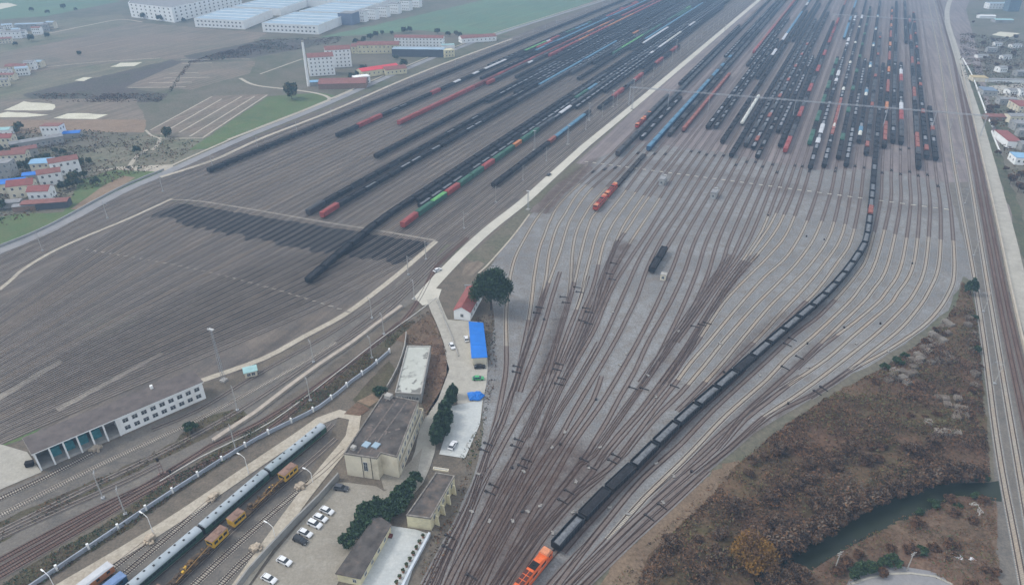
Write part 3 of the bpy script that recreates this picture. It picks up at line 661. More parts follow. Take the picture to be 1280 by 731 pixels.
for k, (i, s0, s1, pat) in enumerate(((2, 700, 1500, 'kkggkk'), (4, 760, 1300, 'rrkk'), (5, 800, 1500, 'bbcc'), (6, 640, 1450, 'kgkk'), (9, 780, 1500, 'yyrr'), (10, 820, 1400, 'kk'), (12, 660, 1500, 'kgp'), (15, 560, 1450, 'kkkpgg'), (16, 640, 1500, 'ggwkk'), (17, 600, 1100, 'kpk'), (21, 700, 1500, 'pgDD'), (22, 760, 1500, 'kkD'), (23, 820, 1400, 'gGl'), (24, 680, 1500, 'Gkk'), (25, 860, 1500, 'kbb'), (26, 900, 1500, 'wkk'), (29, 640, 1500, 'kkgk'), (33, 760, 1300, 'keek'))):
    left(None, s1, mix(40 + k, list(pat)), f'in the {ORD[k]} far row behind the mixed trains', s0, TL[i])
# grey yard
def right(px, s1, pat, j=None, s0=None, n=[0]):
    if px:
        s0 = TS(*px)[0]; t = TS(*px)[1]; j = min(range(39), key=lambda q: abs(fan(q, s0) - t))
    train_line(lambda s: ST(s, fan(j, s)), s0, s1, pat, ('R', j, s0))
RT = [((767, 196), 900, 'D' * 30), ((798, 176), 640, 'pkpkpkpkpk'), ((788, 150), 640, 'DDDD'), ((809, 190), 1500, 'BBBBBBBBBBBBBBDBBDBDDBDkDkkDkk' + 'kDk' * 20), ((850, 166), 760, 'oooooooooooo'), ((836, 172), 800, 'Dkk' * 9), ((885, 163), 1200, 'kpkppk' * 8), ((897, 163), 1000, 'geg' * 12), ((903, 181), 1300, 'kke' * 16), ((912, 198), 1400, 'kkk' * 20), ((925, 158), 680, 'ttttttt'), ((935, 186), 1200, 'Dgg' * 12), ((943, 189), 1000, 'popDg' * 9), ((948, 200), 1300, 'gegkk' * 12), ((972, 168), 900, 'kppppppkk' * 4), ((976, 186), 1200, 'kkkkk' * 12), ((984, 193), 1250, 'rrDDkk' * 9), ((1010, 183), 900, 'GGkk' * 9), ((1012, 213), 1300, 'kpkpwpwwppppppkk' * 4), ((1030, 179), 700, 'kooooooooo'), ((1034, 212), 1200, 'kppkppptkk' * 7), ((1047, 201), 1400, 'kkkGkk' * 10), ((1060, 211), 900, 'kppppppkk' * 4), ((1075, 181), 1300, 'ktbpkkkkkk' * 8), ((1082, 196), 1100, 'koDDkDDD' * 7), ((1103, 187), 1400, 'kooookkpyykk' * 5), ((1116, 181), 1100, 'kkpDDDDkk' * 6), ((1128, 183), 900, 'kDDDrrwwpp' * 4), ((1150, 214), 1300, 'kkDoooDDDkk' * 7), ((1160, 201), 1350, 'kokpkkkk' * 9), ((1170, 203), 700, 'kkkpDopp')]
for a in RT: right(*a)
for j, s0, s1, pat in ((0, 700, 1100, 'kg'), (1, 820, 1500, 'kkg'), (3, 860, 1500, 'kp'), (5, 780, 1500, 'kgkD'), (7, 900, 1500, 'oorr'), (8, 820, 1500, 'kg'), (11, 760, 1500, 'wkbk'), (13, 1000, 1500, 'kk'), (16, 1000, 1500, 'gk'), (20, 1000, 1500, 'rok'), (23, 1050, 1500, 'kbb'), (25, 950, 1500, 'kw'), (28, 900, 1500, 'gpk'), (32, 1000, 1500, 'kk'), (34, 1050, 1500, 'kp')):
    train_line(lambda s, j=j: ST(s, fan(j, s)), s0, s1, mix(70 + j, list(pat)), ('R', j, s0))
rows = sorted({w[5] for w in WAG if isinstance(w[5], tuple)}, key=lambda q: (q[1], q[2]))
near_rows = [q for q in rows if q[2] < 660]; far_rows = [q for q in rows if q[2] >= 660]
def nth(i, n, a, b): return f'{ORD[i]} {a}' if i < n / 2 else f'{ORD[n - 1 - i]} {b}'
rowname = {q: 'in the ' + nth(i, len(near_rows), 'long train from the pale road', 'long train from the concrete lane') for i, q in enumerate(near_rows)}
rowname.update({q: 'in the ' + nth(i, len(far_rows), 'far train from the pale road', 'far train from the concrete lane') for i, q in enumerate(far_rows)})
WAG = [(w[0], w[1], w[2], w[3], w[4], rowname.get(w[5], w[5]) if isinstance(w[5], tuple) else w[5], w[6]) for w in WAG]
# the long train on the curve
cf, cnear, clen = arc(YARD[30])
LOCO_S = cnear(*G(690, 690)) ; d0 = LOCO_S - 1.0; i = 0; up = 0
seq = 'ggkgggggkgggggggggggggkggg' + 'kkgkkk' * 9
while d0 - 14 > cnear(*ST(930, fan(30, 930))):
    c = seq[i % len(seq)]; s_ = TS(0, 0)
    x, y = cf(d0 - 6.95); xa, ya = cf(d0 - 12.9); xb, yb = cf(d0 - 1)
    if i == 1: c = 'k'
    if 424 < x * sA + y * cA < 438: c = 'o'
    WAG.append((math.hypot(x, y), c, x, y, math.atan2(yb - ya, xb - xa), 'in the long train on the curve', False)); d0 -= KIND[c][5]; i += 1
# the single wagon by the hut
for q in (7.5, 21.2): sq = TS(824, 346)[0] + q; xa, ya = ST(sq, fan(13, sq)); WAG.append((math.hypot(xa, ya), 'k', xa, ya, R(90) - YA, 'standing above the small hut, ' + ('closer to it' if q < 10 else 'coupled behind another'), True))
WAG.sort(key=lambda w: w[0])
RAILZ = .27
mass = {}; inview = 0
def visible(x, y):
    Zc = y * CP + CAMH * SP; v = (CAMH * CP - y * SP) / Zc * FPX + 365.5; u = x / Zc * FPX + 640
    return -8 < u < 1288 and -8 < v < 745
for n, (dist, c, x, y, rz, ph, front) in enumerate(w for w in WAG if visible(w[2], w[3])):
    nm, lk, mk, b_, l_, ln, pn, bs = KIND[c]; me = MESH[c]
    if n < 288:
        if dist < 350:
            o = inst(me['body'], nm, None, (x, y, RAILZ), rz); inst(me['load'], pn, o)
            for q in (-bs, bs): inst(me['bogie'], 'bogie', o, (q, 0, 0))
        else: o = inst(me['whole'], nm, None, (x, y, RAILZ), rz)
        lab = ('front ' if front and 'hut' not in ph else '') + lk + ' ' + ph
        tag(o, ' '.join(lab.split()[:16]), 'wagon', None if front else 'wagons ' + ph)
    else:
        ml, (mb_, ml_) = me['lite']; co, si = math.cos(rz), math.sin(rz)
        d = mass.setdefault('m', (MB(), [])); big, mats = d
        for q in (mb_, ml_):
            if q not in mats: mats.append(q)
        k0 = len(big.v); big.v += [(x + vx * co - vy * si, y + vx * si + vy * co, RAILZ + vz) for vx, vy, vz in ml.v]
        big.f += [tuple(i + k0 for i in f) for f in ml.f]; big.m += [mats.index((mb_, ml_)[k]) for k in ml.m]
big, mats = mass['m']; big.uv = []
tag(big.build('distant_wagons', mats), kind='stuff', label='rows of freight wagons fading into haze at the far end of both yards')

# ------------------------------------------------------------------ locomotives
m_lo = M('loco_orange', (.72, .135, .03), .15, .5, .5, 0, (.50, .12, .045))
m_lor = M('loco_red', (.42, .055, .04), .15, .5, .5, 0, (.35, .08, .05))
m_roof = M('loco_pale_roof', (.62, .24, .12), .2, .8, .6, 0, (.3, .16, .11))
m_grille = M('grille_dark', (.09, .028, .022), .3, 2, .7)
m_soot = M('soot', (.018, .016, .016), .3, 2, .9)
m_glass = M('dark_glass', (.02, .028, .035), .2, 1, .15, 0, spec=.6)
def loco(name, label, x, y, rz, paint, L=19.5):
    r_ = empty(name, (x, y, RAILZ), rz, label, 'locomotive')
    b = MB(); b.box((0, 0, 1.25), (L, 3.0, .5)); b.box((0, 0, 2.55), (L - 5.2, 2.75, 2.15)); b.box((0, 0, 3.85), (L - 5.2, 2.6, .5), 0, 0, None, .7); b.build('body', paint, r_)
    for s in (-1, 1):
        c = MB(); c.box((s * (L / 2 - 1.5), 0, 2.6), (2.6, 2.95, 2.3)); c.box((s * (L / 2 - 1.5), 0, 4.0), (2.5, 2.9, .55), 0, 1, 1, .75, .85); c.box((s * (L / 2 - .1), 0, 2.0), (.4, 2.6, 1.2))
        cb = c.build('cab', [paint, m_roof], r_)
        w = MB(); w.box((s * (L / 2 - .18), 0, 3.25), (.1, 2.4, .75)); w.build('windscreen', m_glass, cb)
        for y_ in (-1, 1):
            w = MB(); w.box((s * (L / 2 - 1.5), y_ * 1.48, 3.2), (1.2, .06, .7)); w.build('window', m_glass, cb)
        w = MB(); w.box((s * (L / 2 + .4), 0, .9), (.7, .4, .35)); w.build('coupler', m_gear, r_)
        g = MB(); bogie(g, s * (L / 2 - 5.2)); bogie(g, s * (L / 2 - 3.4)); g.build('bogie', m_gear, r_)
    g = MB()
    for i in range(3):
        for j_ in (-1, 1): g.box((4.0 - 1.75 * i, j_ * .62, 4.12), (1.45, 1.0, .12))
    g.build('roof_grille', m_grille, r_)
    g = MB(); g.box((-2.4, 0, 4.13), (2.6, 2.2, .14)); g.cyl((-2.4, 0, 4.15), (-2.4, 0, 4.5), .35, n=10); g.build('exhaust', m_soot, r_)
    g = MB()
    for i in range(3):
        for y_ in (-1, 1): g.box((-5.2 + i * 4.2, y_ * 1.385, 2.7), (2.2, .05, 1.2))
    g.build('side_grille', m_grille, r_)
    g = MB(); g.box((0, 0, .75), (5.5, 2.5, .7)); g.build('fuel_tank', m_gear, r_)
    g = MB()
    for y_ in (-1, 1): g.bar((-L / 2 + 2.8, y_ * 1.5), (L / 2 - 2.8, y_ * 1.5), .05, 2.45, 2.5)
    g.build('handrail', m_cream, r_)
    return r_
def on_curve(d): 
    x, y = cf(d); xa, ya = cf(d - 5); xb, yb = cf(d + 5); return x, y, math.atan2(yb - ya, xb - xa)
loco('diesel_locomotive', 'bright orange locomotive heading the long coal train on the curve', *on_curve(LOCO_S + 11), m_lo)
x_, y_ = ST(TS(748, 265)[0] + 9, fan(4, TS(748, 265)[0] + 9)); loco('diesel_locomotive', 'red locomotive with pale cab roof running alone below the crossing', x_, y_, R(270) - YA, m_lor)
q_ = TS(748, 265)[0] + 31; x_, y_ = ST(q_, fan(4, q_)); loco('diesel_locomotive', 'faded red locomotive coupled to a line of dark flat wagons', x_, y_, R(270) - YA, m_lor)
q_ = TS(790, 161)[0]; j_ = min(range(39), key=lambda k: abs(fan(k, q_) - TS(790, 161)[1]))
x_, y_ = ST(q_ + 10, fan(j_, q_ + 10)); loco('diesel_locomotive', 'orange locomotive parked in front of its twin beside the pale road', x_, y_, R(270) - YA, m_lor)
x_, y_ = ST(q_ + 32, fan(j_, q_ + 32)); loco('diesel_locomotive', 'orange locomotive parked behind its twin beside the pale road', x_, y_, R(270) - YA, m_lor)
# low dark flat wagons behind the red engines
m_flat = M('flat_wagon_deck', (.035, .032, .032), .3, .8, .9)
fb = MB(); fb.box((0, 0, 1.05), (13, 2.9, .35)); fb.box((0, 0, 1.45), (12.4, 2.7, .5)); bogie(fb, 4.4, 1); bogie(fb, -4.4, 1)
fm = fb.mesh('flat_wagon', [m_flat, m_gear])
for k in range(5):
    q_ = TS(748, 265)[0] + 49 + 13.9 * k; x_, y_ = ST(q_, fan(4, q_))
    tag(inst(fm, 'flat_wagon', None, (x_, y_, RAILZ), R(90) - YA), 'low empty dark flat wagon behind the red locomotives', 'wagon', 'flat wagons behind the red locomotives')

# ------------------------------------------------------------------ passenger coaches and track machines in the small yard
m_croof = M('coach_roof', (.35, .395, .43), .12, .3, .6, 0, (.26, .31, .33))
m_cgreen = M('coach_green', (.03, .075, .055), .15, .6, .5)
m_cyel = M('machine_yellow', (.55, .33, .03), .15, .8, .55, 0, (.40, .24, .06))
m_cbrn = M('machine_rusty_roof', (.24, .15, .115), .25, .8, .85, 0, (.20, .12, .09))
m_mach = M('machine_grease', (.07, .05, .035), .5, 1.2, .8, 0, (.24, .135, .04))
gf, gnear, gl = arc(COACH)
def coach(label, s0, L=24.6):
    x, y = gf(s0 + L / 2); xa, ya = gf(s0 + 2); xb, yb = gf(s0 + L - 2)
    r_ = empty('passenger_coach', (x, y, RAILZ), math.atan2(yb - ya, xb - xa), label, 'coach', None)
    b = MB(); b.box((0, 0, 2.1), (L, 3.1, 2.3)); b.box((0, 0, .9), (L - 6, 2.4, .4)); b.build('body', m_cgreen, r_)
    rf = MB(); n = 10; pr = [(1.56 * math.cos(math.pi * k / n), 3.2 + .85 * math.sin(math.pi * k / n)) for k in range(n + 1)]
    for k in range(n):
        (y0, z0), (y1, z1) = pr[k], pr[k + 1]
        rf.face([(-L / 2, y0, z0), (L / 2, y0, z0), (L / 2, y1, z1), (-L / 2, y1, z1)][::-1])
    for s in (-1, 1): rf.face([(s * L / 2, a, z) for a, z in (pr if s > 0 else pr[::-1])])
    rf.build('roof', m_croof, r_)
    w = MB(); w.box((0, 0, 0), (1.05, .05, .85)); wm = w.mesh('window', [m_glass])
    for k in range(17):
        for s in (-1, 1): inst(wm, 'window', r_, (-9.4 + k * 1.175, s * 1.56, 2.45))
    v = MB(); v.box((0, 0, 0), (.5, .5, .22)); vm = v.mesh('roof_vent', [m_gear])
    for k in range(9): inst(vm, 'roof_vent', r_, (-9.6 + k * 2.4, .35 if k % 2 else -.35, 4.06))
    for s in (-1, 1):
        g = MB(); bogie(g, s * 8.6); g.build('bogie', m_gear, r_)
        g = MB(); g.box((s * (L / 2 + .28), 0, 2.1), (.55, 2.0, 2.4)); g.build('gangway', m_soot, r_)
cs = gnear(*G(404, 541))
coach('pale roofed green coach at the head of the coach line, by the path loop', cs)
coach('pale roofed green coach in the middle of the coach line', cs + 25.6)
coach('pale roofed green coach at the cut off end of the coach line', cs + 51.2)
mf, mnear, ml_ = arc(MACH)
def machine(label, s0, L=27.0):
    x, y = mf(s0 + L / 2); xa, ya = mf(s0 + 2); xb, yb = mf(s0 + L - 2)
    r_ = empty('track_machine', (x, y, RAILZ), math.atan2(yb - ya, xb - xa), label, 'track machine')
    b = MB(); b.box((0, 0, 1.15), (L, 2.5, .35)); b.build('chassis', m_mach, r_)
    for s, ln in ((-1, 5.6), (1, 4.4)):
        xc = s * (L / 2 - ln / 2 - .5)
        c = MB(); c.box((xc, 0, 2.45), (ln, 2.9, 2.2)); c.box((xc, 0, 3.6), (ln + .2, 3.0, .22)); cb = c.build('cab', [m_cyel], r_)
        t = MB(); t.box((xc, 0, 3.78), (ln + .1, 2.8, .16)); t.box((xc - .6, .3, 3.95), (1.4, 1.2, .3)); t.build('roof', m_cbrn, cb)
        w = MB(); w.box((0, 0, 0), (1.2, .06, .95)); wm = w.mesh('window', [m_glass])
        for y_ in (-1, 1):
            for k in (-1, 0, 1): inst(wm, 'window', cb, (xc + k * ln * .3, y_ * 1.46, 2.75))
        w = MB(); w.box((xc - s * (ln / 2 + .02), 0, 2.8), (.06, 2.2, .9)); w.build('windscreen', m_glass, cb)
    e = MB(); rr = random.Random(int(s0 * 7)); e.box((-.5, 0, 1.5), (13, 1.6, .5))
    for k in range(16): e.box((rr.uniform(-6.5, 5), rr.uniform(-.9, .9), rr.uniform(1.6, 2.3)), (rr.uniform(.5, 1.8), rr.uniform(.4, 1.1), rr.uniform(.5, 1.3)), rr.uniform(-.3, .3))
    for k in range(7): e.box((rr.uniform(-5.5, 4.5), rr.uniform(-.8, .8), rr.uniform(1.8, 2.6)), (rr.uniform(.6, 1.6), rr.uniform(.3, .8), rr.uniform(.4, .8)), rr.uniform(-.4, .4), k % 3 == 0 and 1 or 0)
    e.build('engine', [m_mach, m_cyel], r_)
    g = MB(); g.cyl((-7, 1.0, 3.3), (5.5, 1.15, 1.9), .12, n=6); g.build('boom', M('boom_paint', (.30, .17, .05), .3), r_)
    for s in (-1, 1): g = MB(); bogie(g, s * 9.5); g.build('bogie', m_gear, r_)
ms = mnear(*G(369, 592))
machine('yellow track machine with rusty roofs beside the head of the coach line', ms)
machine('yellow track machine with rusty roofs beside the middle coach', ms + 28.5)
machine('yellow track machine with rusty roofs cut off below the others', ms + 57)
# white and orange wagon and the blue one at the edge of the frame
def small_wagon(name, label, px, py, rz, L, roofm, sidem):
    x, y = G(px, py); r_ = empty(name, (x, y, RAILZ), rz, label, 'wagon')
    b = MB(); b.box((0, 0, 2.2), (L, 2.8, 2.2)); b.box((0, 0, .95), (L, 2.2, .35)); b.build('body', sidem, r_)
    t = MB(); t.box((0, 0, 3.45), (L + .2, 3.0, .35), 0, 0, None, .7); t.build('roof', roofm, r_)
    w = MB(); w.box((0, 0, 0), (.9, .06, .8)); wm = w.mesh('window', [m_glass])
    for k in range(4):
        for s in (-1, 1): inst(wm, 'window', r_, (-L * .36 + k * L * .24, s * 1.42, 2.5))
    for s in (-1, 1): g = MB(); bogie(g, s * (L / 2 - 2)); g.build('bogie', m_gear, r_)
a_, b_ = G(127, 720), G(182, 678); hd = math.atan2(b_[1] - a_[1], b_[0] - a_[0])
small_wagon('work_wagon', 'white roofed orange sided work wagon at the end of the short siding', 116, 735, hd, 12, m_white, m_orange)
small_wagon('work_wagon', 'blue roofed work wagon beside the white and orange one', 132, 748, hd, 12, M('blue_grey_roof', (.17, .25, .42), .1), m_bwag)
for (x_, y_, lab) in ((188, 675, 'rubble heaped buffer at the end of the outer siding'), (267, 622, 'rubble heaped buffer on the siding beside the coaches'), (376, 609, 'rubble heaped buffer under the street lamp'), (320, 686, 'rubble heaped buffer by the short siding'), (120, 562, 'pale buffer block beside the open end of the white building')):
    mb = MB(); rr = random.Random(x_); X, Y = G(x_, y_)
    for k in range(26): a = rr.uniform(0, 6.28); q = rr.uniform(0, 1.9); mb.box((q * math.cos(a), q * math.sin(a), .3 + .5 * (1.9 - q)), (rr.uniform(.4, 1.1), rr.uniform(.4, 1.0), rr.uniform(.4, .9)), rr.uniform(0, 3))
    mb.box((0, 0, .7), (2.4, 1.6, 1.4), hd)
    tag(mb.build('buffer_stop', M('rubble_stone', (.42, .35, .27), .3, 1.2), None, (X, Y, 0)), lab, 'buffer stop')
# ------------------------------------------------------------------ buildings
w_white = M('white_plaster', (.84, .85, .84), .03, .25, .85, 0, (.74, .73, .70))
w_cream = M('cream_plaster', (.70, .64, .50), .07, .3, .85, 0, (.48, .42, .31))
w_yel = M('pale_yellow_plaster', (.66, .60, .40), .07, .3, .85, 0, (.47, .43, .29))
w_stain = M('stained_parapet', (.22, .20, .175), .35, .8, .95, 0, (.11, .10, .09))
w_grey = M('grey_plaster', (.34, .34, .33), .12, .3, .9, 0, (.26, .25, .24))
w_dark = M('dark_cladding', (.07, .08, .095), .15, .2, .8)
w_brick = M('brick_wall', (.25, .17, .13), .15, .8, .9)
r_dark = M('weathered_flat_roof', (.085, .076, .07), .45, .3, .95, 0, (.17, .13, .105))
r_brown = M('brown_roofing', (.115, .098, .092), .25, .3, .95, 0, (.155, .132, .12))
r_grey = M('grey_roof', (.26, .26, .265), .2, .3, .95, 0, (.19, .19, .19))
r_red = M('red_tile_roof', (.26, .085, .078), .2, .5, .85, 0, (.22, .09, .08))
r_bred = M('bright_red_roof', (.62, .06, .075), .1, .3, .6)
r_brred = M('brown_red_roof', (.235, .105, .09), .2, .4, .85)
r_blue = M('bright_blue_roof', (.012, .16, .56), .1, .3, .5)
r_lblue = M('light_blue_roof', (.22, .40, .58), .1, .3, .6)
r_sblue = M('steel_blue_roof', (.30, .40, .48), .15, .06, .6)
r_teal = M('teal_roof', (.30, .48, .48), .1, .5, .6)
r_patch = GM('peeling_white_roof', (.47, .48, .44), (.19, .185, .17), (.43, .44, .40), .14, .09, .9, .06, .49, .52)
m_frame = M('window_frame', (.55, .56, .55), .05)
m_win = M('window_glass', (.035, .045, .055), .4, .6, .2, 0, spec=.6)
m_conc = M('bare_concrete', (.36, .345, .32), .15, .6, .9, 0, (.27, .25, .23))
m_steel = M('galvanised_steel', (.36, .37, .38), .15, 1, .6, .2)
m_pole = M('concrete_pole', (.40, .39, .37), .12, 1, .9)
WINM = {}
def window_mesh(w, h):
    k = (round(w, 2), round(h, 2))
    if k not in WINM:
        b = MB(); b.box((0, 0, 0), (w, .07, h), 0, 1); f = .09
        for z in (-h / 2, h / 2): b.box((0, 0, z), (w + .12, .12, f), 0, 0)
        for x in (-w / 2, 0, w / 2): b.box((x, 0, 0), (f, .115, h - f), 0, 0)
        b.box((0, 0, h * .12), (w - f, .11, f * .8), 0, 0)
        WINM[k] = b.mesh('window', [m_frame, m_win])
    return WINM[k]
def windows(parent, a, b, c0, cols, rows, w, h, z0, dz, m0=1.0, m1=1.0):
    'rows of windows on the wall from a to b (parent-local points)'
    L = math.hypot(b[0] - a[0], b[1] - a[1]); ux, uy = (b[0] - a[0]) / L, (b[1] - a[1]) / L; nx, ny = uy, -ux
    for r_ in range(rows):
        for k in range(cols):
            d = m0 + (L - m0 - m1) * ((k + .5) / cols)
            inst(window_mesh(w, h), 'window', parent, (a[0] + ux * d + nx * .045, a[1] + uy * d + ny * .045, z0 + r_ * dz), math.atan2(uy, ux))
def ccw(P):
    ar = sum(P[i][0] * P[(i + 1) % len(P)][1] - P[(i + 1) % len(P)][0] * P[i][1] for i in range(len(P)))
    return P if ar > 0 else P[::-1]
def inset(P, d):
    out = []; n = len(P)
    for i in range(n):
        p0, p1, p2 = P[i - 1], P[i], P[(i + 1) % n]
        def nrm(a, b): L = math.hypot(b[0] - a[0], b[1] - a[1]); return (-(b[1] - a[1]) / L, (b[0] - a[0]) / L)
        n1, n2 = nrm(p0, p1), nrm(p1, p2); k = 1 + n1[0] * n2[0] + n1[1] * n2[1]
        out.append((p1[0] + (n1[0] + n2[0]) / k * d, p1[1] + (n1[1] + n2[1]) / k * d))
    return out
def building(name, label, roofpx, h, wall, roof, par=.5, win=(), world=None, z0=0, cat='building', group=None, parwall=None):
    P = ccw(world or [G(x, y, h) for x, y in roofpx]); cx = sum(p[0] for p in P) / len(P); cy = sum(p[1] for p in P) / len(P)
    P = [(x - cx, y - cy) for x, y in P]; o = empty(name, (cx, cy, 0), 0, label, cat, group)
    b = MB(); b.prism(P, z0, h - par); b.build('wall', wall, o)
    I = inset(P, .28)
    rf = MB(); rf.prism(I, h - par - .02, h - par + .12); ro = rf.build('roof', roof, o)
    if par > .15:
        pm = MB(); O = inset(P, -.12); n = len(P); 
        for i in range(n):
            j = (i + 1) % n
            pm.face([(*O[i], h - par), (*O[j], h - par), (*O[j], h), (*O[i], h)]); pm.face([(*O[i], h), (*O[j], h), (*I[j], h), (*I[i], h)])
            pm.face([(*I[j], h - par), (*I[i], h - par), (*I[i], h), (*I[j], h)]); pm.face([(*O[j], h - par), (*O[i], h - par), (*I[i], h - par), (*I[j], h - par)])
        pm.build('parapet', parwall or wall, o)
    for (e, cols, rows, w, hh, zz, dz, m0, m1) in win: windows(o, P[e], P[(e + 1) % len(P)], 0, cols, rows, w, hh, zz, dz, m0, m1)
    return o, P, (cx, cy)
def house(name, label, px, py, w, d, h, rz, wall, roof, pitch=0, win=None, cat='house', group=None, loc=None, over=.4):
    'box house with flat (pitch 0) or gabled roof, ridge along x; (px,py) is the middle of its footprint'
    x, y = loc or G(px, py); o = empty(name, (x, y, 0), rz, label, cat, group)
    b = MB(); b.prism([(-w/2, -d/2), (w/2, -d/2), (w/2, d/2), (-w/2, d/2)], 0, h)
    if pitch:
        for s in (-1, 1): b.face([(s*w/2, -s*d/2, h), (s*w/2, s*d/2, h), (s*w/2, 0, h + pitch)])
    b.build('wall', wall, o); r_ = MB()
    if pitch:
        W2, D2 = w/2 + over, d/2 + over; zl = h - over * pitch / (d/2); t = .16
        for s in (-1, 1):
            q = [(-W2, s*D2, zl + .02), (W2, s*D2, zl + .02), (W2, 0, h + pitch + .02), (-W2, 0, h + pitch + .02)]
            if s > 0: q = q[::-1]
            r_.face([(a, b_, c + t) for a, b_, c in q]); r_.face(q[::-1])
            r_.face([(-W2, s*D2, zl + .02), (W2, s*D2, zl + .02), (W2, s*D2, zl + .02 + t), (-W2, s*D2, zl + .02 + t)][::(1 if s < 0 else -1)])
            for e in (-W2, W2): r_.face([(e, s*D2, zl + .02), (e, 0, h + pitch + .02), (e, 0, h + pitch + .02 + t), (e, s*D2, zl + .02 + t)])
    else: r_.box((0, 0, h + .12), (w + .3, d + .3, .24))
    r_.build('roof', roof, o)
    if win:
        cols, rows, c2 = win; dz = h / rows
        windows(o, (-w/2, -d/2), (w/2, -d/2), 0, cols, rows, 1.3, min(1.5, dz * .5), dz * .52, dz, .6, .6)
        if c2:
            for a, b_ in (((w/2, -d/2), (w/2, d/2)), ((-w/2, d/2), (-w/2, -d/2))): windows(o, a, b_, 0, c2, rows, 1.3, min(1.5, dz * .5), dz * .52, dz, .6, .6)
    return o
# --- long white building by the brown yard: open bays in one half, two storeys of windows in the other
P = [G(41, 566, 7.6), G(252, 477, 7.6), G(240, 463.5, 7.6), G(30, 547, 7.6)]; P = ccw(P)
i0 = min(range(4), key=lambda k: math.dist(P[k], G(41, 566, 7.6))); P = P[i0:] + P[:i0]           # front wall is edge 0 -> 1
cx = sum(p[0] for p in P) / 4; cy = sum(p[1] for p in P) / 4; P = [(x - cx, y - cy) for x, y in P]
o = empty('workshop_building', (cx, cy, 0), 0, 'long white two storey building with brown flat roof and open bays at one end', 'building')
lerp = lambda a, b, f: (a[0] + (b[0] - a[0]) * f, a[1] + (b[1] - a[1]) * f)
f = .455; A, B, Cc, D = P; Am, Dm = lerp(A, B, f), lerp(D, Cc, f)
b = MB(); b.prism([Am, B, Cc, Dm], 0, 7.2); b.build('wall', w_white, o)
b = MB(); b.prism([lerp(A, D, .75), lerp(Am, Dm, .75), Dm, D], 0, 7.2); b.prism([A, lerp(A, Am, .012), lerp(D, Dm, .012), D], 0, 7.2); b.build('rear_wall', w_grey, o)
b = MB(); b.prism([lerp(A, Am, .0), Am, lerp(Am, Dm, .7), lerp(A, D, .7)], 0, .9); b.build('loading_dock', m_conc, o)
b = MB(); b.prism(inset(P, -.5), 7.2, 7.6, 0, 1); b.build('roof', [w_white, r_brown], o)
ra = math.atan2(B[1] - A[1], B[0] - A[0])
for k in range(7):
    q = lerp(A, Am, k / 6 * .985 + .008); b = MB(); b.box((q[0], q[1], 3.6), (.5, .5, 7.16), ra); b.build('column', w_white, o)
m_tealp = M('teal_equipment', (.045, .20, .23), .3, .8, .6)
for k in range(5):
    q = lerp(lerp(A, Am, (k + 1.45) / 6), lerp(D, Dm, (k + 1.45) / 6), .42); b = MB(); b.box((q[0], q[1], 2.6), (2.6, 2.6, 3.3), ra); b.box((q[0] + .4, q[1] + .3, 4.7), (1.4, 1.6, .9), ra)
    if k < 4: b.build('equipment', m_tealp, o)
windows(o, Am, B, 0, 9, 2, 1.75, 1.6, 2.2, 3.1, 1.0, .8)
b = MB(); q = lerp(lerp(A, B, .73), lerp(D, Cc, .73), .9); b.box((q[0], q[1], 8.3), (.9, .9, 1.4), ra); b.build('chimney', w_white, o)
# --- pale yellow office block
o, P, cc = building('office_block', 'cream three storey block with weathered brown flat roof beside the path loop', [(430, 566), (471, 572), (476, 565), (496, 570), (523, 501), (479, 492)], 9.4, w_cream, r_dark, .5, parwall=w_stain)
ff = [(x - cc[0], y - cc[1]) for x, y in (G(430, 566, 9.4), G(471, 572, 9.4))]
door = MB(); ux = math.atan2(ff[1][1] - ff[0][1], ff[1][0] - ff[0][0]); q = lerp(ff[0], ff[1], .62)
inst(window_mesh(1.3, 3.6), 'window', o, (q[0] + .05 * math.sin(ux), q[1] - .06 * math.cos(ux), 5.0), ux)
for fpos, name in ((.52, 'drain_pipe'), (.80, 'drain_pipe')):
    q = lerp(ff[0], ff[1], fpos); b = MB(); b.cyl((q[0], q[1] - .14, .2), (q[0], q[1] - .14, 9.0), .09, n=6); b.build(name, m_gear, o)
W_ = [(x - cc[0], y - cc[1]) for x, y in (G(472, 580, 3.9), G(500, 583, 3.9), G(529, 512, 3.9), G(521, 510, 3.9))]
ww = MB(); ww.prism(W_, 0, 3.3); ww.build('side_wing', w_cream, o)
ww = MB(); ww.prism(inset(ccw(W_), -.15), 3.3, 3.45, 0, 1); ww.build('terrace', [w_cream, r_grey], o)
Wc = ccw(W_)
for i in range(4):
    a, b_ = Wc[i], Wc[(i + 1) % 4]; rl = MB(); rl.bar(a, b_, .2, 3.5, 4.4); rl.build('balustrade', w_cream, o)
windows(o, W_[0], W_[1], 0, 2, 1, 1.4, 1.7, 1.7, 3, .8, .6); windows(o, W_[1], W_[2], 0, 8, 1, 1.4, 1.6, 1.8, 3, .8, .6)
Q1 = (G(496, 570, 9.4)[0] - cc[0], G(496, 570, 9.4)[1] - cc[1]); Q2 = (G(523, 501, 9.4)[0] - cc[0], G(523, 501, 9.4)[1] - cc[1])
windows(o, Q1, Q2, 0, 8, 1, 1.5, 1.7, 6.6, 3, 1, 1)
for x_, y_, s_ in ((458, 556, (2.2, 2.4, .5)), (470, 557, (2.2, 2.4, .5)), (442, 561, (1.5, 1.5, 1.2)), (486, 497, (2.4, 2, 1.5))):
    X, Y = G(x_, y_, 9); b = MB(); b.box((X - cc[0], Y - cc[1], 8.94 + s_[2] / 2), s_, R(-25)); b.build('roof_tank' if s_[2] > .6 else 'skylight', r_sblue if s_[2] < .6 else m_conc, o)
rs_ = random.Random(4); rb = MB()
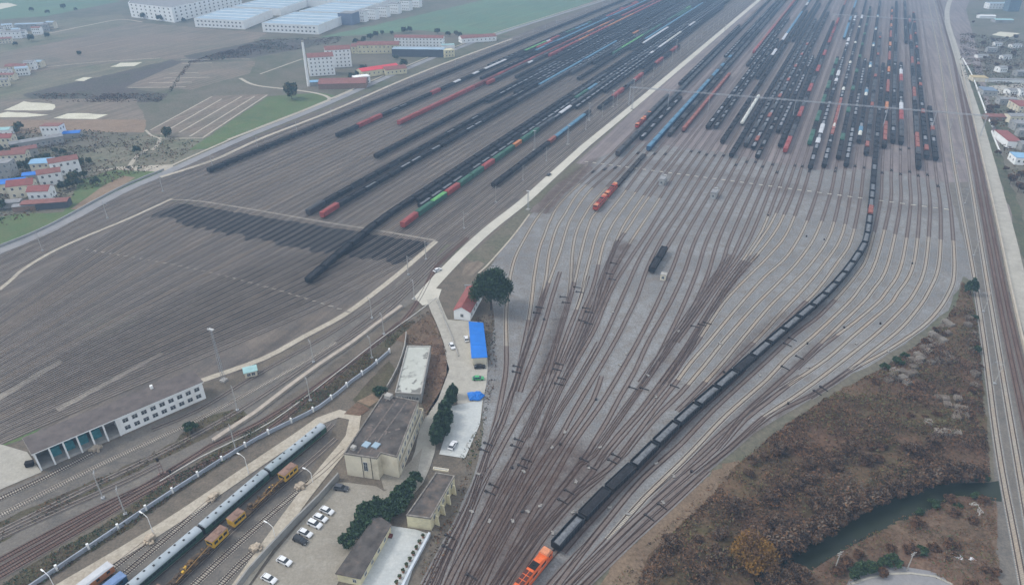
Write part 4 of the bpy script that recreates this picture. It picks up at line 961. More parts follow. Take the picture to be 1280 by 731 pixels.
for k in range(26):
    f1, f2 = rs_.random(), rs_.random(); X, Y = G(436 + (520 - 436) * f1 + (0 - 0), 0 + 562 - 60 * f1, 9); q0 = G(445 + 42 * f2 + 30 * f1, 562 - 62 * f1, 9); rb.box((q0[0] - cc[0], q0[1] - cc[1], 8.98), (rs_.uniform(.4, 2.2), rs_.uniform(.3, .9), rs_.uniform(.12, .4)), rs_.uniform(0, 3))
for f2 in (.33, .66):
    q0, q1 = G(434 + 40 * f2, 565 + 4 * f2, 9), G(482 + 42 * f2, 496 + 7 * f2, 9); rb.bar((q0[0] - cc[0], q0[1] - cc[1]), (q1[0] - cc[0], q1[1] - cc[1]), .5, 8.9, 9.12)
rb.build('roof_clutter', M('roof_clutter_grey', (.15, .125, .11), .4, 1.2, .95), o)
# --- flat roof hall with peeling white roof
o, P, cc = building('flat_roof_hall', 'long hall with peeling white flat roof behind the cream block', [(509, 432), (538, 432), (526, 492), (494, 490)], 4.4, w_grey, r_patch, .5, [(k, 6, 1, 1.4, 1.3, 2.2, 3, 1, 1) for k in (0, 1, 2, 3)], parwall=m_conc)
# --- red roofed house and the blue shed
P4 = [G(571, 408), G(588, 408)]; a_ = math.atan2(P4[1][1] - P4[0][1], P4[1][0] - P4[0][0])
X, Y = G(586, 385); house('red_roof_house', 'white walled house with red gabled roof against the big dark tree', 0, 0, 21, 7.4, 4.6, R(77), w_white, r_red, 2.1, (5, 1, 1), loc=(X, Y))
gf_ = building('steel_gate', 'open white steel frame at the back of the red roofed house', None, 5.2, m_steel, m_steel, .1, world=[(X + q[0], Y + q[1]) for q in ((-2.5, 12.2), (3.5, 12.2), (3.5, 12.8), (-2.5, 12.8))], z0=4.7, cat='frame')[0]
for s in (-2.7, 2.7): b = MB(); b.box((s, 0, 2.35), (.3, .3, 4.68)); b.build('post', m_steel, gf_)
o, P, cc = building('blue_roof_shed', 'shed with bright blue sheet metal roof next to the parked cars', [(587, 402.5), (603, 404), (608, 446), (590.5, 447)], 4.0, w_cream, r_blue, .12)
rb = MB(); rb.prism(inset(P, -.4), 3.97, 4.14); rb.build('roof_sheet', r_blue, o)
for fz in (.33, .66):
    q0, q1 = lerp(P[0], P[3], fz), lerp(P[1], P[2], fz); b = MB(); b.bar(q0, q1, .12, 4.13, 4.2, 0); b.build('roof_seam', M('seam_blue', (.05, .22, .60), .1), o)
# --- small yellow flat roof building by the tracks
o, P, cc = building('signal_building', 'small yellow building with dark flat roof and buttressed side facing the tracks', [(508, 643), (538, 647), (568, 594), (545, 590)], 5.2, w_yel, r_dark, .45, parwall=w_stain)
S = [(x - cc[0], y - cc[1]) for x, y in (G(538, 647, 5.2), G(568, 594, 5.2))]
windows(o, S[0], S[1], 0, 5, 1, 1.3, 1.6, 3.2, 3, .8, .8)
for k in range(4):
    q = lerp(S[0], S[1], (k + .6) / 4.2); b = MB(); b.box((q[0] + .75, q[1] - .35, 1.9), (1.5, .4, 3.8), R(-25), 0, None, 1.0, .5); b.build('buttress', w_yel, o)
# --- low building with dark ridged roof and yellow end
o, P, cc = building('low_store', 'low store with mossy dark roof and yellow end wall beside the paved court', [(421, 716), (450, 722), (488, 656), (471, 644)], 3.3, w_yel, M('mossy_roof', (.115, .112, .10), .35, .35, .95, 0, (.24, .21, .18)), .12)
S = [(x - cc[0], y - cc[1]) for x, y in (G(421, 716, 3.3), G(450, 722, 3.3), G(488, 656, 3.3))]
windows(o, S[0], S[1], 0, 1, 1, 1.0, 1.2, 1.7, 3, 3.2, 0); windows(o, S[1], S[2], 0, 4, 1, 1.2, 1.2, 1.7, 3, .8, 2)
rs = MB(); rs.prism(inset(P, -.35), 3.28, 3.42); rs.build('roof_edge', r_dark, o)
for k in range(3):
    q0, q1 = lerp(P[0], P[3], .25 + .25 * k), lerp(P[1], P[2], .25 + .25 * k); 
building('gate_arch', 'tan gate frame at the back of the small yellow building', None, 3.2, w_cream, m_conc, .1, world=[G(541, 586, 3), G(560, 589, 3), G(561, 586, 3), G(542, 583, 3)], z0=2.6, cat='gate')
for px_ in ((541, 592), (560, 595)): pass
# --- huts
house('teal_hut', 'small hut with pale teal roof on the bank beside the yard path', 314, 468, 4.5, 3.6, 2.6, R(25), w_cream, r_teal, .5, (2, 1, 1), 'hut')
hx, hy = G(829, 349); house('track_hut', 'tiny cream hut standing at the end of the pale spur below the black wagons', 0, 0, 2.6, 2.6, 3.0, R(66), w_cream, m_conc, 0, (1, 1, 1), 'hut', loc=(hx, hy))
for px_, py_, lab in ((828, 230, 'pale grey hump cabin nearer the red locomotives'), (892, 247, 'pale grey hump cabin standing alone in the gravel')):
    o = house('hump_cabin', lab, px_, py_, 6.5, 3.4, 4.2, R(64), w_grey, r_grey, 0, (3, 1, 1), 'cabin')
    t = MB(); t.box((4.6, 0, 2.4), (1.6, 2.2, 4.8)); t.build('stair_tower', w_grey, o)
    t = MB(); t.box((8.5, 1.0, .6), (5.5, 2.6, 1.2), 0, 0, None, .6); t.build('pale_ramp', w_cream, o)
# --- factory, warehouses, apartment blocks far beyond the fields
building('factory_block', 'large white four storey factory with rows of windows behind the fields', [(160, 4), (214, 10), (300, -9), (268, -14), (206, -1), (166, -4)], 21, w_white, r_grey, .9, ())
fo = [o_ for o_ in bpy.data.objects if o_.name.startswith('factory_block')][0]
L0 = [(G(x, y, 21)[0] - fo.location[0], G(x, y, 21)[1] - fo.location[1]) for x, y in ((160, 4), (214, 10), (300, -9))]
windows(fo, L0[0], L0[1], 0, 9, 4, 3.0, 2.2, 3.5, 5.0, 2, 2); windows(fo, L0[1], L0[2], 0, 15, 4, 3.6, 2.2, 3.5, 5.0, 2, 2)
wl = 'blue roofed white warehouse '
for nm, px_, h_, lab, ncol in (('warehouse', [(242, 23), (304, 26), (340, 12), (282, 10)], 12, wl + 'right behind the corner of the factory', 12), ('warehouse', [(327, 29), (397, 32), (436, 17), (368, 15)], 12, wl + 'with a dark yard at its end, closest to the fields', 13),
      ('warehouse', [(290, 8), (350, 11), (384, 0), (330, -2)], 11, wl + 'between the factory and the second row', 0), ('warehouse', [(374, 14), (436, 16), (470, 5), (414, 3)], 11, wl + 'in the second row beside the dark blue block', 0),
      ('warehouse', [(345, -1), (410, 1), (436, -8), (380, -10)], 11, wl + 'in the third row', 0), ('warehouse', [(416, 2), (474, 4), (500, -6), (448, -8)], 11, wl + 'in the third row near the white slabs', 0)):
    o, P, cc = building(nm, lab, px_, h_, w_white, r_sblue, .8)
    if ncol:
        S = [(G(x, y, h_)[0] - cc[0], G(x, y, h_)[1] - cc[1]) for x, y in px_[:2]]; windows(o, S[0], S[1], 0, ncol, 2, 2.6, 2.0, 3.5, 5.0, 3, 3)
    sk = MB()
    for k in (.25, .5, .75):
        a, b_ = lerp(P[0], P[3], k), lerp(P[1], P[2], k); sk.bar(lerp(a, b_, .04), lerp(a, b_, .96), 2.2, h_ - .72, h_ - .3)
    sk.build('ridge_vent', w_white, o)
house('storage_block', 'dark blue grey block at the end of the warehouses', 437, 30, 22, 26, 16, R(-15), M('slate_cladding', (.16, .19, .26), .1), r_grey, 0, None, 'building')
for k, (px_, py_) in enumerate(((452, 27), (466, 24), (480, 21), (494, 17), (508, 13), (520, 9))):
    house('slab_block', ['white slab block next to the dark blue grey block', 'second white slab block in the receding row', 'third white slab block in the receding row', 'fourth white slab block in the receding row', 'fifth white slab block in the receding row', 'white slab block at the far tip of the receding row'][k], px_, py_, 18, 12, 15, R(-20), w_white, r_grey, 0, (5, 3, 0), 'building', 'white slab blocks beside the warehouses')
for px_, py_, w_, d_, h_, lab in ((403, 93, 26, 15, 17, 'white apartment block with red hipped roof beside the tall chimney'), (424, 83, 27, 15, 17, 'white apartment block with red roof behind its twin')):
    house('apartment_block', lab, px_, py_, w_, d_, h_ + 2, R(18), w_white, r_brred, 3.0, (6, 5, 2), 'building')
for px_, py_, w_, d_, h_, rz_, wa, ro, pi, wi, nm, lab in (
    (430, 108, 46, 22, 5, 5, w_brick, r_brred, 3, None, 'factory_shed', 'low shed with broad brown red roof in front of the apartments'),
    (397, 106, 15, 9, 3.5, 15, w_grey, r_lblue, 1, None, 'shed', 'small light blue shed at the foot of the chimney'),
    (452, 104, 16, 9, 7, 30, w_white, w_white, 0, (4, 2, 2), 'house', 'white two storey house joined to the brown red shed'),
    (473, 93, 44, 13, 6.5, 38, w_yel, r_bred, 2.2, (8, 1, 2), 'long_house', 'yellow house with long bright red roof'),
    (493, 92, 24, 13, 5.5, 30, w_yel, r_brred, 2.4, (5, 1, 2), 'house', 'yellow house with purple brown roof beside the bright red one'),
    (474, 66, 50, 14, 10, 4, w_yel, r_brred, 3, (10, 2, 3), 'school_building', 'pale yellow building with brown red roofs behind the paved yard'),
    (450, 66, 18, 12, 8, 4, w_yel, r_brred, 2.5, (4, 2, 2), 'school_building', 'short pale yellow wing at the near end of the school'),
    (525, 58, 62, 12, 11, -4, w_white, r_brred, 2.4, (14, 3, 3), 'dormitory', 'long white three storey building above the dark shed'),
    (524, 70, 62, 15, 8.5, -4, w_dark, r_sblue, 0, None, 'dark_shed', 'long dark walled shed with pale blue flat roof'),
    (560, 71, 13, 10, 8, 30, w_yel, w_yel, 0, (3, 2, 2), 'house', 'yellow house at the end of the dark shed'),
    (597, 52, 48, 14, 6, 22, w_white, r_brred, 2.6, (8, 1, 3), 'long_house', 'long white gabled house beside the grey dike road'),
    (560, 60, 16, 9, 4, 10, w_white, r_teal, 0, None, 'shed', 'pale teal roofed shed behind the yellow end house')):
    house(nm, lab, px_, py_, w_, d_, h_, R(rz_), wa, ro, pi, wi, 'building')
ch = empty('chimney', (*G(386, 108), 0), 0, 'tall slim white chimney beside the apartment blocks', 'chimney')
b = MB(); b.cyl((0, 0, 0), (0, 0, 42), 1.5, 1.0, 14); b.build('shaft', w_white, ch)
b = MB(); b.cyl((0, 0, 41.9), (0, 0, 43), 1.25, 1.25, 14); b.build('cap', w_grey, ch)
# --- village west of the dike road
for px_, py_, w_, d_, h_, rz_, wa, ro, pi, wi, lab in (
    (70, 172, 14, 9, 8, 3, w_white, r_brred, 0, (4, 2, 2), 'white two storey village house with dark red flat roof'),
    (48, 183, 34, 8, 4.5, 38, w_grey, r_grey, 1, (9, 1, 2), 'long grey roofed village row behind the others'),
    (92, 171, 12, 8, 3, 15, w_grey, r_blue, 1, None, 'low village shed with deep blue roof'),
    (61, 214, 16, 11, 6, 12, w_cream, r_lblue, 1.2, (4, 2, 2), 'village house with sky blue roof'),
    (84, 216, 17, 9, 7.5, 35, w_white, r_brred, 2.0, (4, 2, 2), 'village house with white gable wall and brown red roof'),
    (66, 229, 13, 9, 6.5, 30, w_white, r_brred, 1.8, (3, 2, 2), 'pinkish roofed village house between two taller ones'),
    (32, 244, 14, 10, 6.5, 20, w_cream, r_red, 2.4, (3, 2, 2), 'tan village house with steep red roof'),
    (55, 249, 12, 9, 5.5, 8, w_white, r_red, 2.2, (3, 1, 2), 'white gabled village house just above the long red shed'),
    (60, 259, 25, 7, 3.2, 12, w_dark, r_brred, .8, None, 'long low shed with brown red roof beside the green field'),
    (10, 240, 24, 9, 5.5, 20, w_cream, r_blue, 1.5, (5, 1, 2), 'village house with long blue purple roof'),
    (9, 222, 12, 10, 9, 10, w_grey, r_grey, 0, (3, 3, 2), 'bare grey three storey village house'),
    (42, 226, 9, 7, 4, 20, w_grey, r_blue, 1, None, 'small blue roofed lean to between village houses'),
    (22, 204, 16, 9, 6, 15, w_cream, r_brred, 1.8, (4, 2, 2), 'older village house with faded brown roof'),
    (4, 203, 12, 8, 5, 10, w_grey, r_blue, 1, (3, 1, 1), 'village shed with faded blue roof near the frame edge'),
    (3, 171, 16, 8, 5, 10, w_white, r_teal, 1, (4, 1, 1), 'village house with pale cyan roof'),
    (8, 183, 14, 9, 6, 10, w_cream, r_red, 2, (4, 2, 2), 'village house with orange red roof'),
    (34, 196, 15, 8, 5, 36, w_grey, r_brred, 1.4, (4, 1, 2), 'narrow village house with red ridge beside the long grey row'),
    (12, 258, 14, 6, 2.6, 15, w_grey, r_grey, .5, None, 'low grey lean to at the foot of the village'),
    (33, 262, 12, 5, 2.5, 15, w_brick, r_grey, .5, None, 'low brick pen beside the long red shed'),
    (5, 97, 16, 9, 6, 5, w_white, r_grey, 1, (4, 2, 1), 'white farm house near the frame edge beyond the sandy plots'),
    (24, 91, 20, 10, 6, 12, w_cream, r_brred, 1.5, (5, 2, 1), 'tan farm house beyond the sandy plots'),
    (40, 87, 10, 8, 7, 12, w_white, r_grey, 1, (3, 2, 1), 'narrow white farm house beyond the sandy plots'),
    (14, 48, 30, 12, 7, 12, w_white, r_grey, 1, (6, 2, 1), 'pale hamlet house under the far road'),
    (40, 38, 36, 12, 7, 14, w_grey, r_sblue, 1, (6, 2, 1), 'grey hamlet house beside the far road')):
    house('village_house', lab, px_, py_, w_, d_, h_ * 1.25, R(rz_), wa, ro, pi, wi)
# --- houses east of the concrete lane
for px_, py_, w_, d_, h_, rz_, wa, ro, pi, wi, lab in (
    (1257, 178, 9, 30, 5, -14, w_white, r_red, 0, None, 'long shed with red roof and white edge east of the lane'),
    (1274, 203, 11, 13, 5, -14, w_white, r_lblue, 0, (3, 1, 2), 'shed with light blue roof east of the lane'),
    (1274, 138, 12, 22, 6, -12, w_cream, r_red, 0, (3, 2, 3), 'building with red roof behind the pale yard'),
    (1250, 150, 26, 8, 3.5, -6, w_brick, r_brred, 1.5, (5, 1, 1), 'low brick row beside the pale yard'),
    (1233, 118, 12, 16, 5, -14, w_grey, M('slate_roof', (.17, .22, .29), .1), 0, (3, 1, 2), 'slate grey shed at the corner of the pale yard'),
    (1222, 101, 14, 12, 4, -12, w_cream, M('ochre_roof', (.45, .36, .20), .15), 0, None, 'small shed with ochre roof behind the slate grey one'),
    (1262, 103, 50, 5, 3, -6, w_white, r_grey, .6, None, 'long white wall shed along the pale yard'),
    (1246, 11, 36, 16, 9, -4, w_white, r_sblue, 0, (7, 2, 2), 'white hall beside the dark tower far along the lane'),
    (1263, 14, 18, 16, 24, -4, M('tower_blue', (.12, .17, .21), .15), r_grey, 0, (4, 6, 3), 'dark blue grey tower far along the lane'),
    (1232, 23, 24, 10, 4, -6, w_white, w_white, .8, None, 'low white shed in front of the white hall'),
    (1252, 28, 26, 14, 4, -6, w_grey, r_teal, 1, None, 'low teal roofed shed in front of the dark tower'),
    (1226, 72, 14, 6, 3, 10, w_white, r_grey, .6, None, 'pale hut in the bare land east of the lane'),
    (1272, 162, 10, 12, 6, -10, w_grey, r_grey, 0, (3, 2, 2), 'grey house behind the red roofed shed'),
    (1256, 130, 14, 8, 5, -8, w_grey, r_grey, 1, (3, 1, 1), 'grey cottage between the yard and the brick row')):
    house('lane_house', lab, px_, py_, w_, d_, h_, R(rz_), wa, ro, pi, wi)
hr = random.Random(31)
for px_, py_ in ((2, 40), (10, 36), (22, 44), (30, 47), (48, 43), (56, 39), (66, 36), (8, 54), (20, 88), (30, 94), (46, 84), (12, 100), (3, 108)):
    house('village_house', 'small hazy house of the hamlets beyond the sandy plots', px_, py_, hr.uniform(9, 16), hr.uniform(7, 10), hr.uniform(5, 9), R(hr.uniform(0, 30)), hr.choice((w_white, w_grey, w_cream)), hr.choice((r_grey, r_brred, r_sblue)), 1.2, (4, 2, 0), 'house', 'small hazy houses of the far hamlets')
for px_, py_ in ((1246, 58), (1256, 74), (1268, 60), (1238, 66), (1275, 95), (1250, 90), (1278, 120), (1262, 118), (1277, 150), (1266, 152), (1279, 186), (1278, 170)):
    house('lane_house', 'small grey roofed house in the waste land east of the concrete lane', px_, py_, hr.uniform(8, 14), hr.uniform(6, 9), hr.uniform(3.5, 6), R(hr.uniform(-20, 10)), hr.choice((w_white, w_grey, w_cream)), r_grey, 1.0, (3, 1, 1), 'house', 'small houses east of the lane')
F('paving', [(1240, 122), (1236, 108), (1290, 104), (1300, 128)], g_conc, .1, .6)
F('paving', [(1240, 44), (1250, 40), (1275, 42), (1262, 47)], g_sand, .1, .6)
F('grass', [(1206, 85), (1216, 80), (1245, 175), (1275, 260), (1300, 340), (1290, 360), (1255, 240), (1232, 165)], GM('verge_grass', (.085, .10, .055), (.07, .075, .05), (.12, .11, .075), .05, .15, .8, .35), .09, .8)

# ------------------------------------------------------------------ walls, fences, platforms
def wall_thing(name, label, pts, w, h, mat, cat='wall', posts=None, pm=None, z=.02, step=6, ph=None):
    P = PX(*pts, step=step); x0, y0 = P[len(P) // 2]; P = [(x - x0, y - y0) for x, y in P]
    o = empty(name, (x0, y0, 0), 0, label, cat); mb = MB(); ribbon('', P, w, None, z, h, None, mb, 0); mb.build('wall_panel', mat, o)
    if posts:
        f_, _, L = arc(P); n = max(2, int(L / posts)); b = MB(); b.box((0, 0, (ph or h + .35) / 2), (.6, .6, ph or h + .35)); me = b.mesh('post', [pm or mat])
        for k in range(n + 1): q = f_(L * k / n); inst(me, 'post', o, (q[0], q[1], 0), R(35))
    return o
m_fence = M('blue_white_wall_paint', (.33, .36, .41), .1, .3, .85, 0, (.24, .26, .29))
wall_thing('boundary_wall', 'long pale blue wall with white posts between the shrubs and the siding path', ((487, 441), (465, 460), (440, 478), (400, 510), (320, 551), (225, 610), (150, 660), (95, 697), (30, 741)), .4, 1.5, m_fence, 'wall', 8.2, w_white, ph=2.2)
wall_thing('concrete_walkway', 'raised beige concrete walkway above the main line tracks', ((502, 384), (470, 407), (440, 430), (400, 457), (360, 486), (320, 517), (285, 540), (267, 552)), 1.7, 1.1, M('walkway_concrete', (.39, .335, .28), .15, .5), 'walkway', 9.0, m_conc, ph=1.0)
wall_thing('cable_trough', 'thin white trough running beside the main line tracks', ((546, 372), (520, 392), (470, 428), (400, 483), (340, 527), (300, 548), (250, 572), (200, 602)), .3, .35, M('trough_white', (.50, .48, .44), .1), 'trough')
wall_thing('yard_wall', 'grey retaining wall behind the row of parked cars', ((424, 598), (400, 625), (370, 655), (340, 687), (312, 718), (296, 740)), .5, 2.6, M('wall_grey', (.27, .265, .25), .15, .4), 'wall')
wall_thing('court_wall', 'low white wall with potted plants along the paved court', ((537, 668), (530, 682), (522, 697), (512, 716), (503, 735)), .7, 1.1, M('whitewash', (.52, .56, .60), .12, .6), 'wall')
wall_thing('road_parapet', 'low concrete parapet beside the lane down to the parked cars', ((546, 377), (554, 396), (564, 420), (573, 446)), .35, .8, m_conc, 'wall')
wall_thing('depot_wall', 'beige wall between the rusty tracks and the concrete lane', ((1200, 80), (1211, 125), (1224, 183), (1244, 270), (1264, 366), (1290, 480)), .8, 1.4, M('beige_wall', (.42, .37, .30), .12, .3), 'wall', step=15)
wall_thing('lane_fence', 'white fence wall on the far side of the concrete lane', ((1203, 74), (1214, 94), (1224, 120), (1236, 152), (1241, 160)), .4, 1.6, w_white, 'fence', step=12)
wall_thing('lane_fence', 'short white fence wall below the red roofed shed', ((1239, 165), (1244, 178), (1249, 190)), .4, 1.4, w_white, 'fence')
wall_thing('dike_wall', 'grey concrete wall along the outer edge of the dike road', ((0, 309), (60, 284), (150, 236), (205, 213)), .5, 1.3, M('dike_concrete', (.34, .34, .34), .1, .3), 'wall')
wall_thing('garden_wall', 'narrow garden wall beside the peeling roof hall', ((508, 418), (506, 435), (497, 462), (484, 486)), .35, 1.5, m_conc, 'wall')
ribbon('path', PX((50, 752), (80, 733), (150, 692), (230, 642), (330, 574), (372, 546), (400, 526), (424, 517), (444, 522), (440, 545), (416, 575), (380, 620), (340, 675), (305, 725), (285, 752)), 4.4, g_path, .216)
for pl, mt in (([(441, 500), (470, 468), (486, 452), (494, 462), (480, 488), (470, 508), (452, 512)], g_brush), ([(446, 502), (462, 508), (475, 500), (466, 492)], g_tan), ([(470, 470), (480, 474), (488, 462), (480, 458)], g_fallow), ([(430, 518), (446, 503), (462, 512), (450, 520)], g_red)): F('garden_ground', pl, mt, .24 + .005 * random.random(), .4, step=3)
F('garden_ground', [(495, 425), (520, 404), (540, 392), (555, 430), (562, 462), (548, 500), (534, 520), (526, 500), (540, 432), (508, 430)], g_red, .21, .5)
# ------------------------------------------------------------------ river and scrub
def poly_arr(px): return np.array([G(*p) for p in px])
def inside(P, x, y):
    r = np.zeros(x.shape, bool); n = len(P)
    for i in range(n):
        (x0, y0), (x1, y1) = P[i], P[(i + 1) % n]
        c = ((y0 > y) != (y1 > y)) & (x < (x1 - x0) * (y - y0) / ((y1 - y0) if y1 != y0 else 1e-9) + x0); r ^= c
    return r
def dist_edge(P, x, y):
    d = np.full(x.shape, 1e9); n = len(P)
    for i in range(n):
        (x0, y0), (x1, y1) = P[i], P[(i + 1) % n]; L2 = (x1 - x0) ** 2 + (y1 - y0) ** 2 + 1e-9
        t = np.clip(((x - x0) * (x1 - x0) + (y - y0) * (y1 - y0)) / L2, 0, 1); d = np.minimum(d, np.hypot(x - x0 - t * (x1 - x0), y - y0 - t * (y1 - y0)))
    return d
def vnoise(x, y, s, seed=0):
    'smooth value noise'
    gx, gy = x / s, y / s; ix, iy = np.floor(gx).astype(int), np.floor(gy).astype(int); fx, fy = gx - ix, gy - iy
    fx = fx * fx * (3 - 2 * fx); fy = fy * fy * (3 - 2 * fy)
    def h(a, b): v = np.sin(a * 127.1 + b * 311.7 + seed * 74.7) * 43758.5453; return v - np.floor(v)
    return (h(ix, iy) * (1 - fx) + h(ix + 1, iy) * fx) * (1 - fy) + (h(ix, iy + 1) * (1 - fx) + h(ix + 1, iy + 1) * fx) * fy
SCRUB = [(790, 745), (806, 705), (827, 678), (857, 650), (893, 616), (917, 584), (962, 546), (1010, 512), (1050, 487), (1100, 462), (1140, 436), (1180, 403), (1197, 375), (1203, 352), (1213, 362), (1221, 400), (1226, 460), (1233, 540), (1238, 600), (1177, 606), (1120, 620), (1085, 640), (1060, 648), (1022, 668), (975, 693), (958, 710), (945, 745)]
LOWER = [(1244, 622), (1195, 618), (1160, 635), (1115, 650), (1100, 660), (1055, 683), (1017, 708), (990, 720), (965, 745), (1060, 745), (1085, 722), (1120, 715), (1160, 717), (1200, 745), (1250, 745), (1247, 680)]
def relief(name, px, mat, z0, amp, step=1.6, keep=None):
    P = poly_arr(px); xs = np.arange(P[:, 0].min(), P[:, 0].max(), step); ys = np.arange(P[:, 1].min(), P[:, 1].max(), step)
    X, Y = np.meshgrid(xs, ys); I = inside(P, X, Y); D = dist_edge(P, X, Y)
    Z = z0 + np.clip(D / 7, 0, 1) * amp * (.35 + 1.1 * vnoise(X, Y, 14, 3)) * (.75 + .5 * vnoise(X, Y, 4.5, 8)) + .15 * vnoise(X, Y, 2, 4) * np.clip(D / 3, 0, 1)
    nx = len(xs); v = np.stack([X, Y, Z], -1).reshape(-1, 3); f = []
    for j in range(len(ys) - 1):
        for i in range(nx - 1):
            if I[j, i] and I[j, i + 1] and I[j + 1, i] and I[j + 1, i + 1]: f.append((j * nx + i, j * nx + i + 1, (j + 1) * nx + i + 1, (j + 1) * nx + i))
    me = bpy.data.meshes.new(name); me.from_pydata([tuple(q) for q in v], [], f); me.materials.append(mat); me.polygons.foreach_set('use_smooth', [True] * len(f)); me.update()
    tag(inst(me, name), kind='structure')
    return lambda x, y: z0 + np.clip(dist_edge(P, x, y) / 7, 0, 1) * amp * (.35 + 1.1 * vnoise(x, y, 14, 3)) * (.75 + .5 * vnoise(x, y, 4.5, 8))
F('scrub_ground', SCRUB, g_scrub, .07, .8, step=3)
F('scrub_ground', LOWER, g_red, .07, .5, step=3)
zs = relief('scrub_ground', SCRUB, g_scrub, .0, 1.7); zl = relief('scrub_ground', LOWER, g_red, .0, 1.1)
wm_, wn, wl_, wb = nodes('river_water'); wb.inputs['Base Color'].default_value = (.026, .034, .022, 1); wb.inputs['Roughness'].default_value = .22; wb.inputs['Specular IOR Level'].default_value = .13
bm_ = wn.new('ShaderNodeBump'); bm_.inputs['Strength'].default_value = .12; wl_.new(noise(wn, wl_, wn.new('ShaderNodeNewGeometry').outputs['Position'], 1.2, 3), bm_.inputs['Height']); wl_.new(bm_.outputs[0], wb.inputs['Normal'])
F('water', [(1252, 600), (1236, 603), (1177, 604), (1120, 617), (1080, 640), (1020, 666), (970, 690), (945, 712), (930, 745), (990, 745), (1017, 711), (1055, 687), (1103, 663), (1160, 638), (1196, 621), (1252, 627)], wm_, .085)
F('bare_soil', [(728, 750), (768, 705), (798, 672), (833, 638), (870, 605), (903, 578), (925, 574), (900, 617), (862, 655), (832, 683), (812, 710), (796, 750)], g_verge, .068, 1.2, step=2)
def stain(name, px, col, amt, soft, seed, z=.187, step=1.5, ns=5.0):
    'oil and rust worn into the gravel: a thin sheet whose cover thins out to nothing at its edge'
    P = poly_arr(px); xs = np.arange(P[:, 0].min(), P[:, 0].max() + step, step); ys = np.arange(P[:, 1].min(), P[:, 1].max() + step, step); X, Y = np.meshgrid(xs, ys)
    I = inside(P, X, Y); a = np.where(I, np.clip(dist_edge(P, X, Y) / soft, 0, 1), 0) * amt; nx = len(xs); f = []
    for j in range(len(ys) - 1):
        for i in range(nx - 1):
            if a[j:j + 2, i:i + 2].max() > 0: f.append((j * nx + i, j * nx + i + 1, (j + 1) * nx + i + 1, (j + 1) * nx + i))
    me = bpy.data.meshes.new(name); me.from_pydata([(p, q, z) for p, q in zip(X.ravel(), Y.ravel())], [], f)
    at = me.attributes.new('cover', 'FLOAT', 'POINT'); at.data.foreach_set('value', a.ravel().astype(np.float32))
    m, n, l, b = nodes(name); geo = n.new('ShaderNodeNewGeometry').outputs['Position']; av = n.new('ShaderNodeAttribute'); av.attribute_name = 'cover'
    nz = ramp(n, l, noise(n, l, geo, 1 / ns, 3, .6), .12, .6); mu = n.new('ShaderNodeMath'); mu.operation = 'MULTIPLY'; l.new(nz, mu.inputs[0]); mu.use_clamp = True; l.new(av.outputs['Fac'], mu.inputs[1])
    c = mixc(n, l, ramp(n, l, noise(n, l, geo, 1.3, 3, .8), .3, .7), tuple(x * .7 for x in col), tuple(x * 1.3 for x in col)); l.new(c, b.inputs['Base Color']); b.inputs['Roughness'].default_value = .95; b.inputs['Specular IOR Level'].default_value = .1
    l.new(mu.outputs[0], b.inputs['Alpha']); me.materials.append(m); tag(inst(me, name), kind='structure')
OIL = (.122, .08, .064); RUS = (.16, .108, .085)
stain('oily_ground', [(560, 700), (590, 610), (640, 545), (680, 470), (705, 470), (690, 530), (770, 560), (800, 540), (770, 600), (700, 690), (660, 750), (530, 750)], OIL, .5, 10, 1)
stain('oily_ground', [(662, 470), (680, 420), (708, 360), (716, 310), (724, 330), (716, 380), (706, 430), (690, 490), (668, 540), (640, 560)], OIL, .5, 5, 2)
stain('oily_ground', [(698, 470), (716, 410), (742, 360), (765, 300), (790, 298), (800, 300), (770, 360), (742, 415), (716, 470), (690, 520)], OIL, .5, 6, 3)
stain('oily_ground', [(800, 470), (840, 410), (880, 350), (905, 320), (925, 320), (905, 355), (868, 405), (838, 455), (800, 500), (770, 545), (745, 560), (770, 520)], OIL, .58, 6, 4)
stain('oily_ground', [(838, 452), (876, 395), (920, 330), (945, 316), (950, 325), (920, 362), (885, 410), (850, 462), (810, 510), (775, 550), (765, 548), (800, 505)], OIL, .58, 5, 5)
stain('oily_ground', [(636, 520), (652, 440), (668, 390), (676, 350), (684, 370), (672, 410), (660, 450), (646, 510), (620, 570), (600, 610), (612, 560)], OIL, .8, 3, 6)
stain('rusty_ground', [(668, 470), (690, 385), (700, 360), (706, 380), (694, 430), (690, 455)], RUS, .8, 4, 7, ns=3)
stain('rusty_ground', [(930, 500), (985, 452), (1030, 415), (1048, 412), (1020, 445), (965, 495), (920, 540), (860, 595), (840, 600), (890, 545)], OIL, .55, 5, 8)
stain('rusty_ground', [(880, 470), (935, 415), (970, 390), (995, 382), (985, 398), (940, 440), (895, 482)], OIL, .5, 5, 9)
stain('oily_ground', [(860, 600), (930, 540), (1000, 495), (1050, 468), (1060, 474), (1000, 508), (930, 555), (850, 622), (780, 690), (740, 740), (715, 740), (780, 670)], OIL, .75, 3.5, 10)
stain('oily_ground', [(720, 640), (780, 580), (860, 505), (960, 418), (1010, 385), (1030, 372), (1040, 380), (970, 440), (880, 520), (790, 610), (735, 670), (690, 720)], OIL, .5, 4, 11)
stain('rusty_ground', [(740, 250), (800, 215), (900, 232), (1010, 250), (1100, 262), (1185, 275), (1190, 258), (1100, 245), (1000, 228), (900, 212), (800, 195), (735, 215)], RUS, .16, 8, 12, ns=14)
stain('worn_ground', [(664, 268), (672, 250), (700, 222), (735, 198), (756, 196), (740, 215), (712, 245), (690, 270)], OIL, .45, 5, 13)
stain('oily_ground', [(0, 470), (120, 420), (300, 330), (420, 300), (470, 330), (400, 390), (300, 430), (150, 480), (0, 540)], (.085, .072, .062), .5, 14, 14, ns=16)
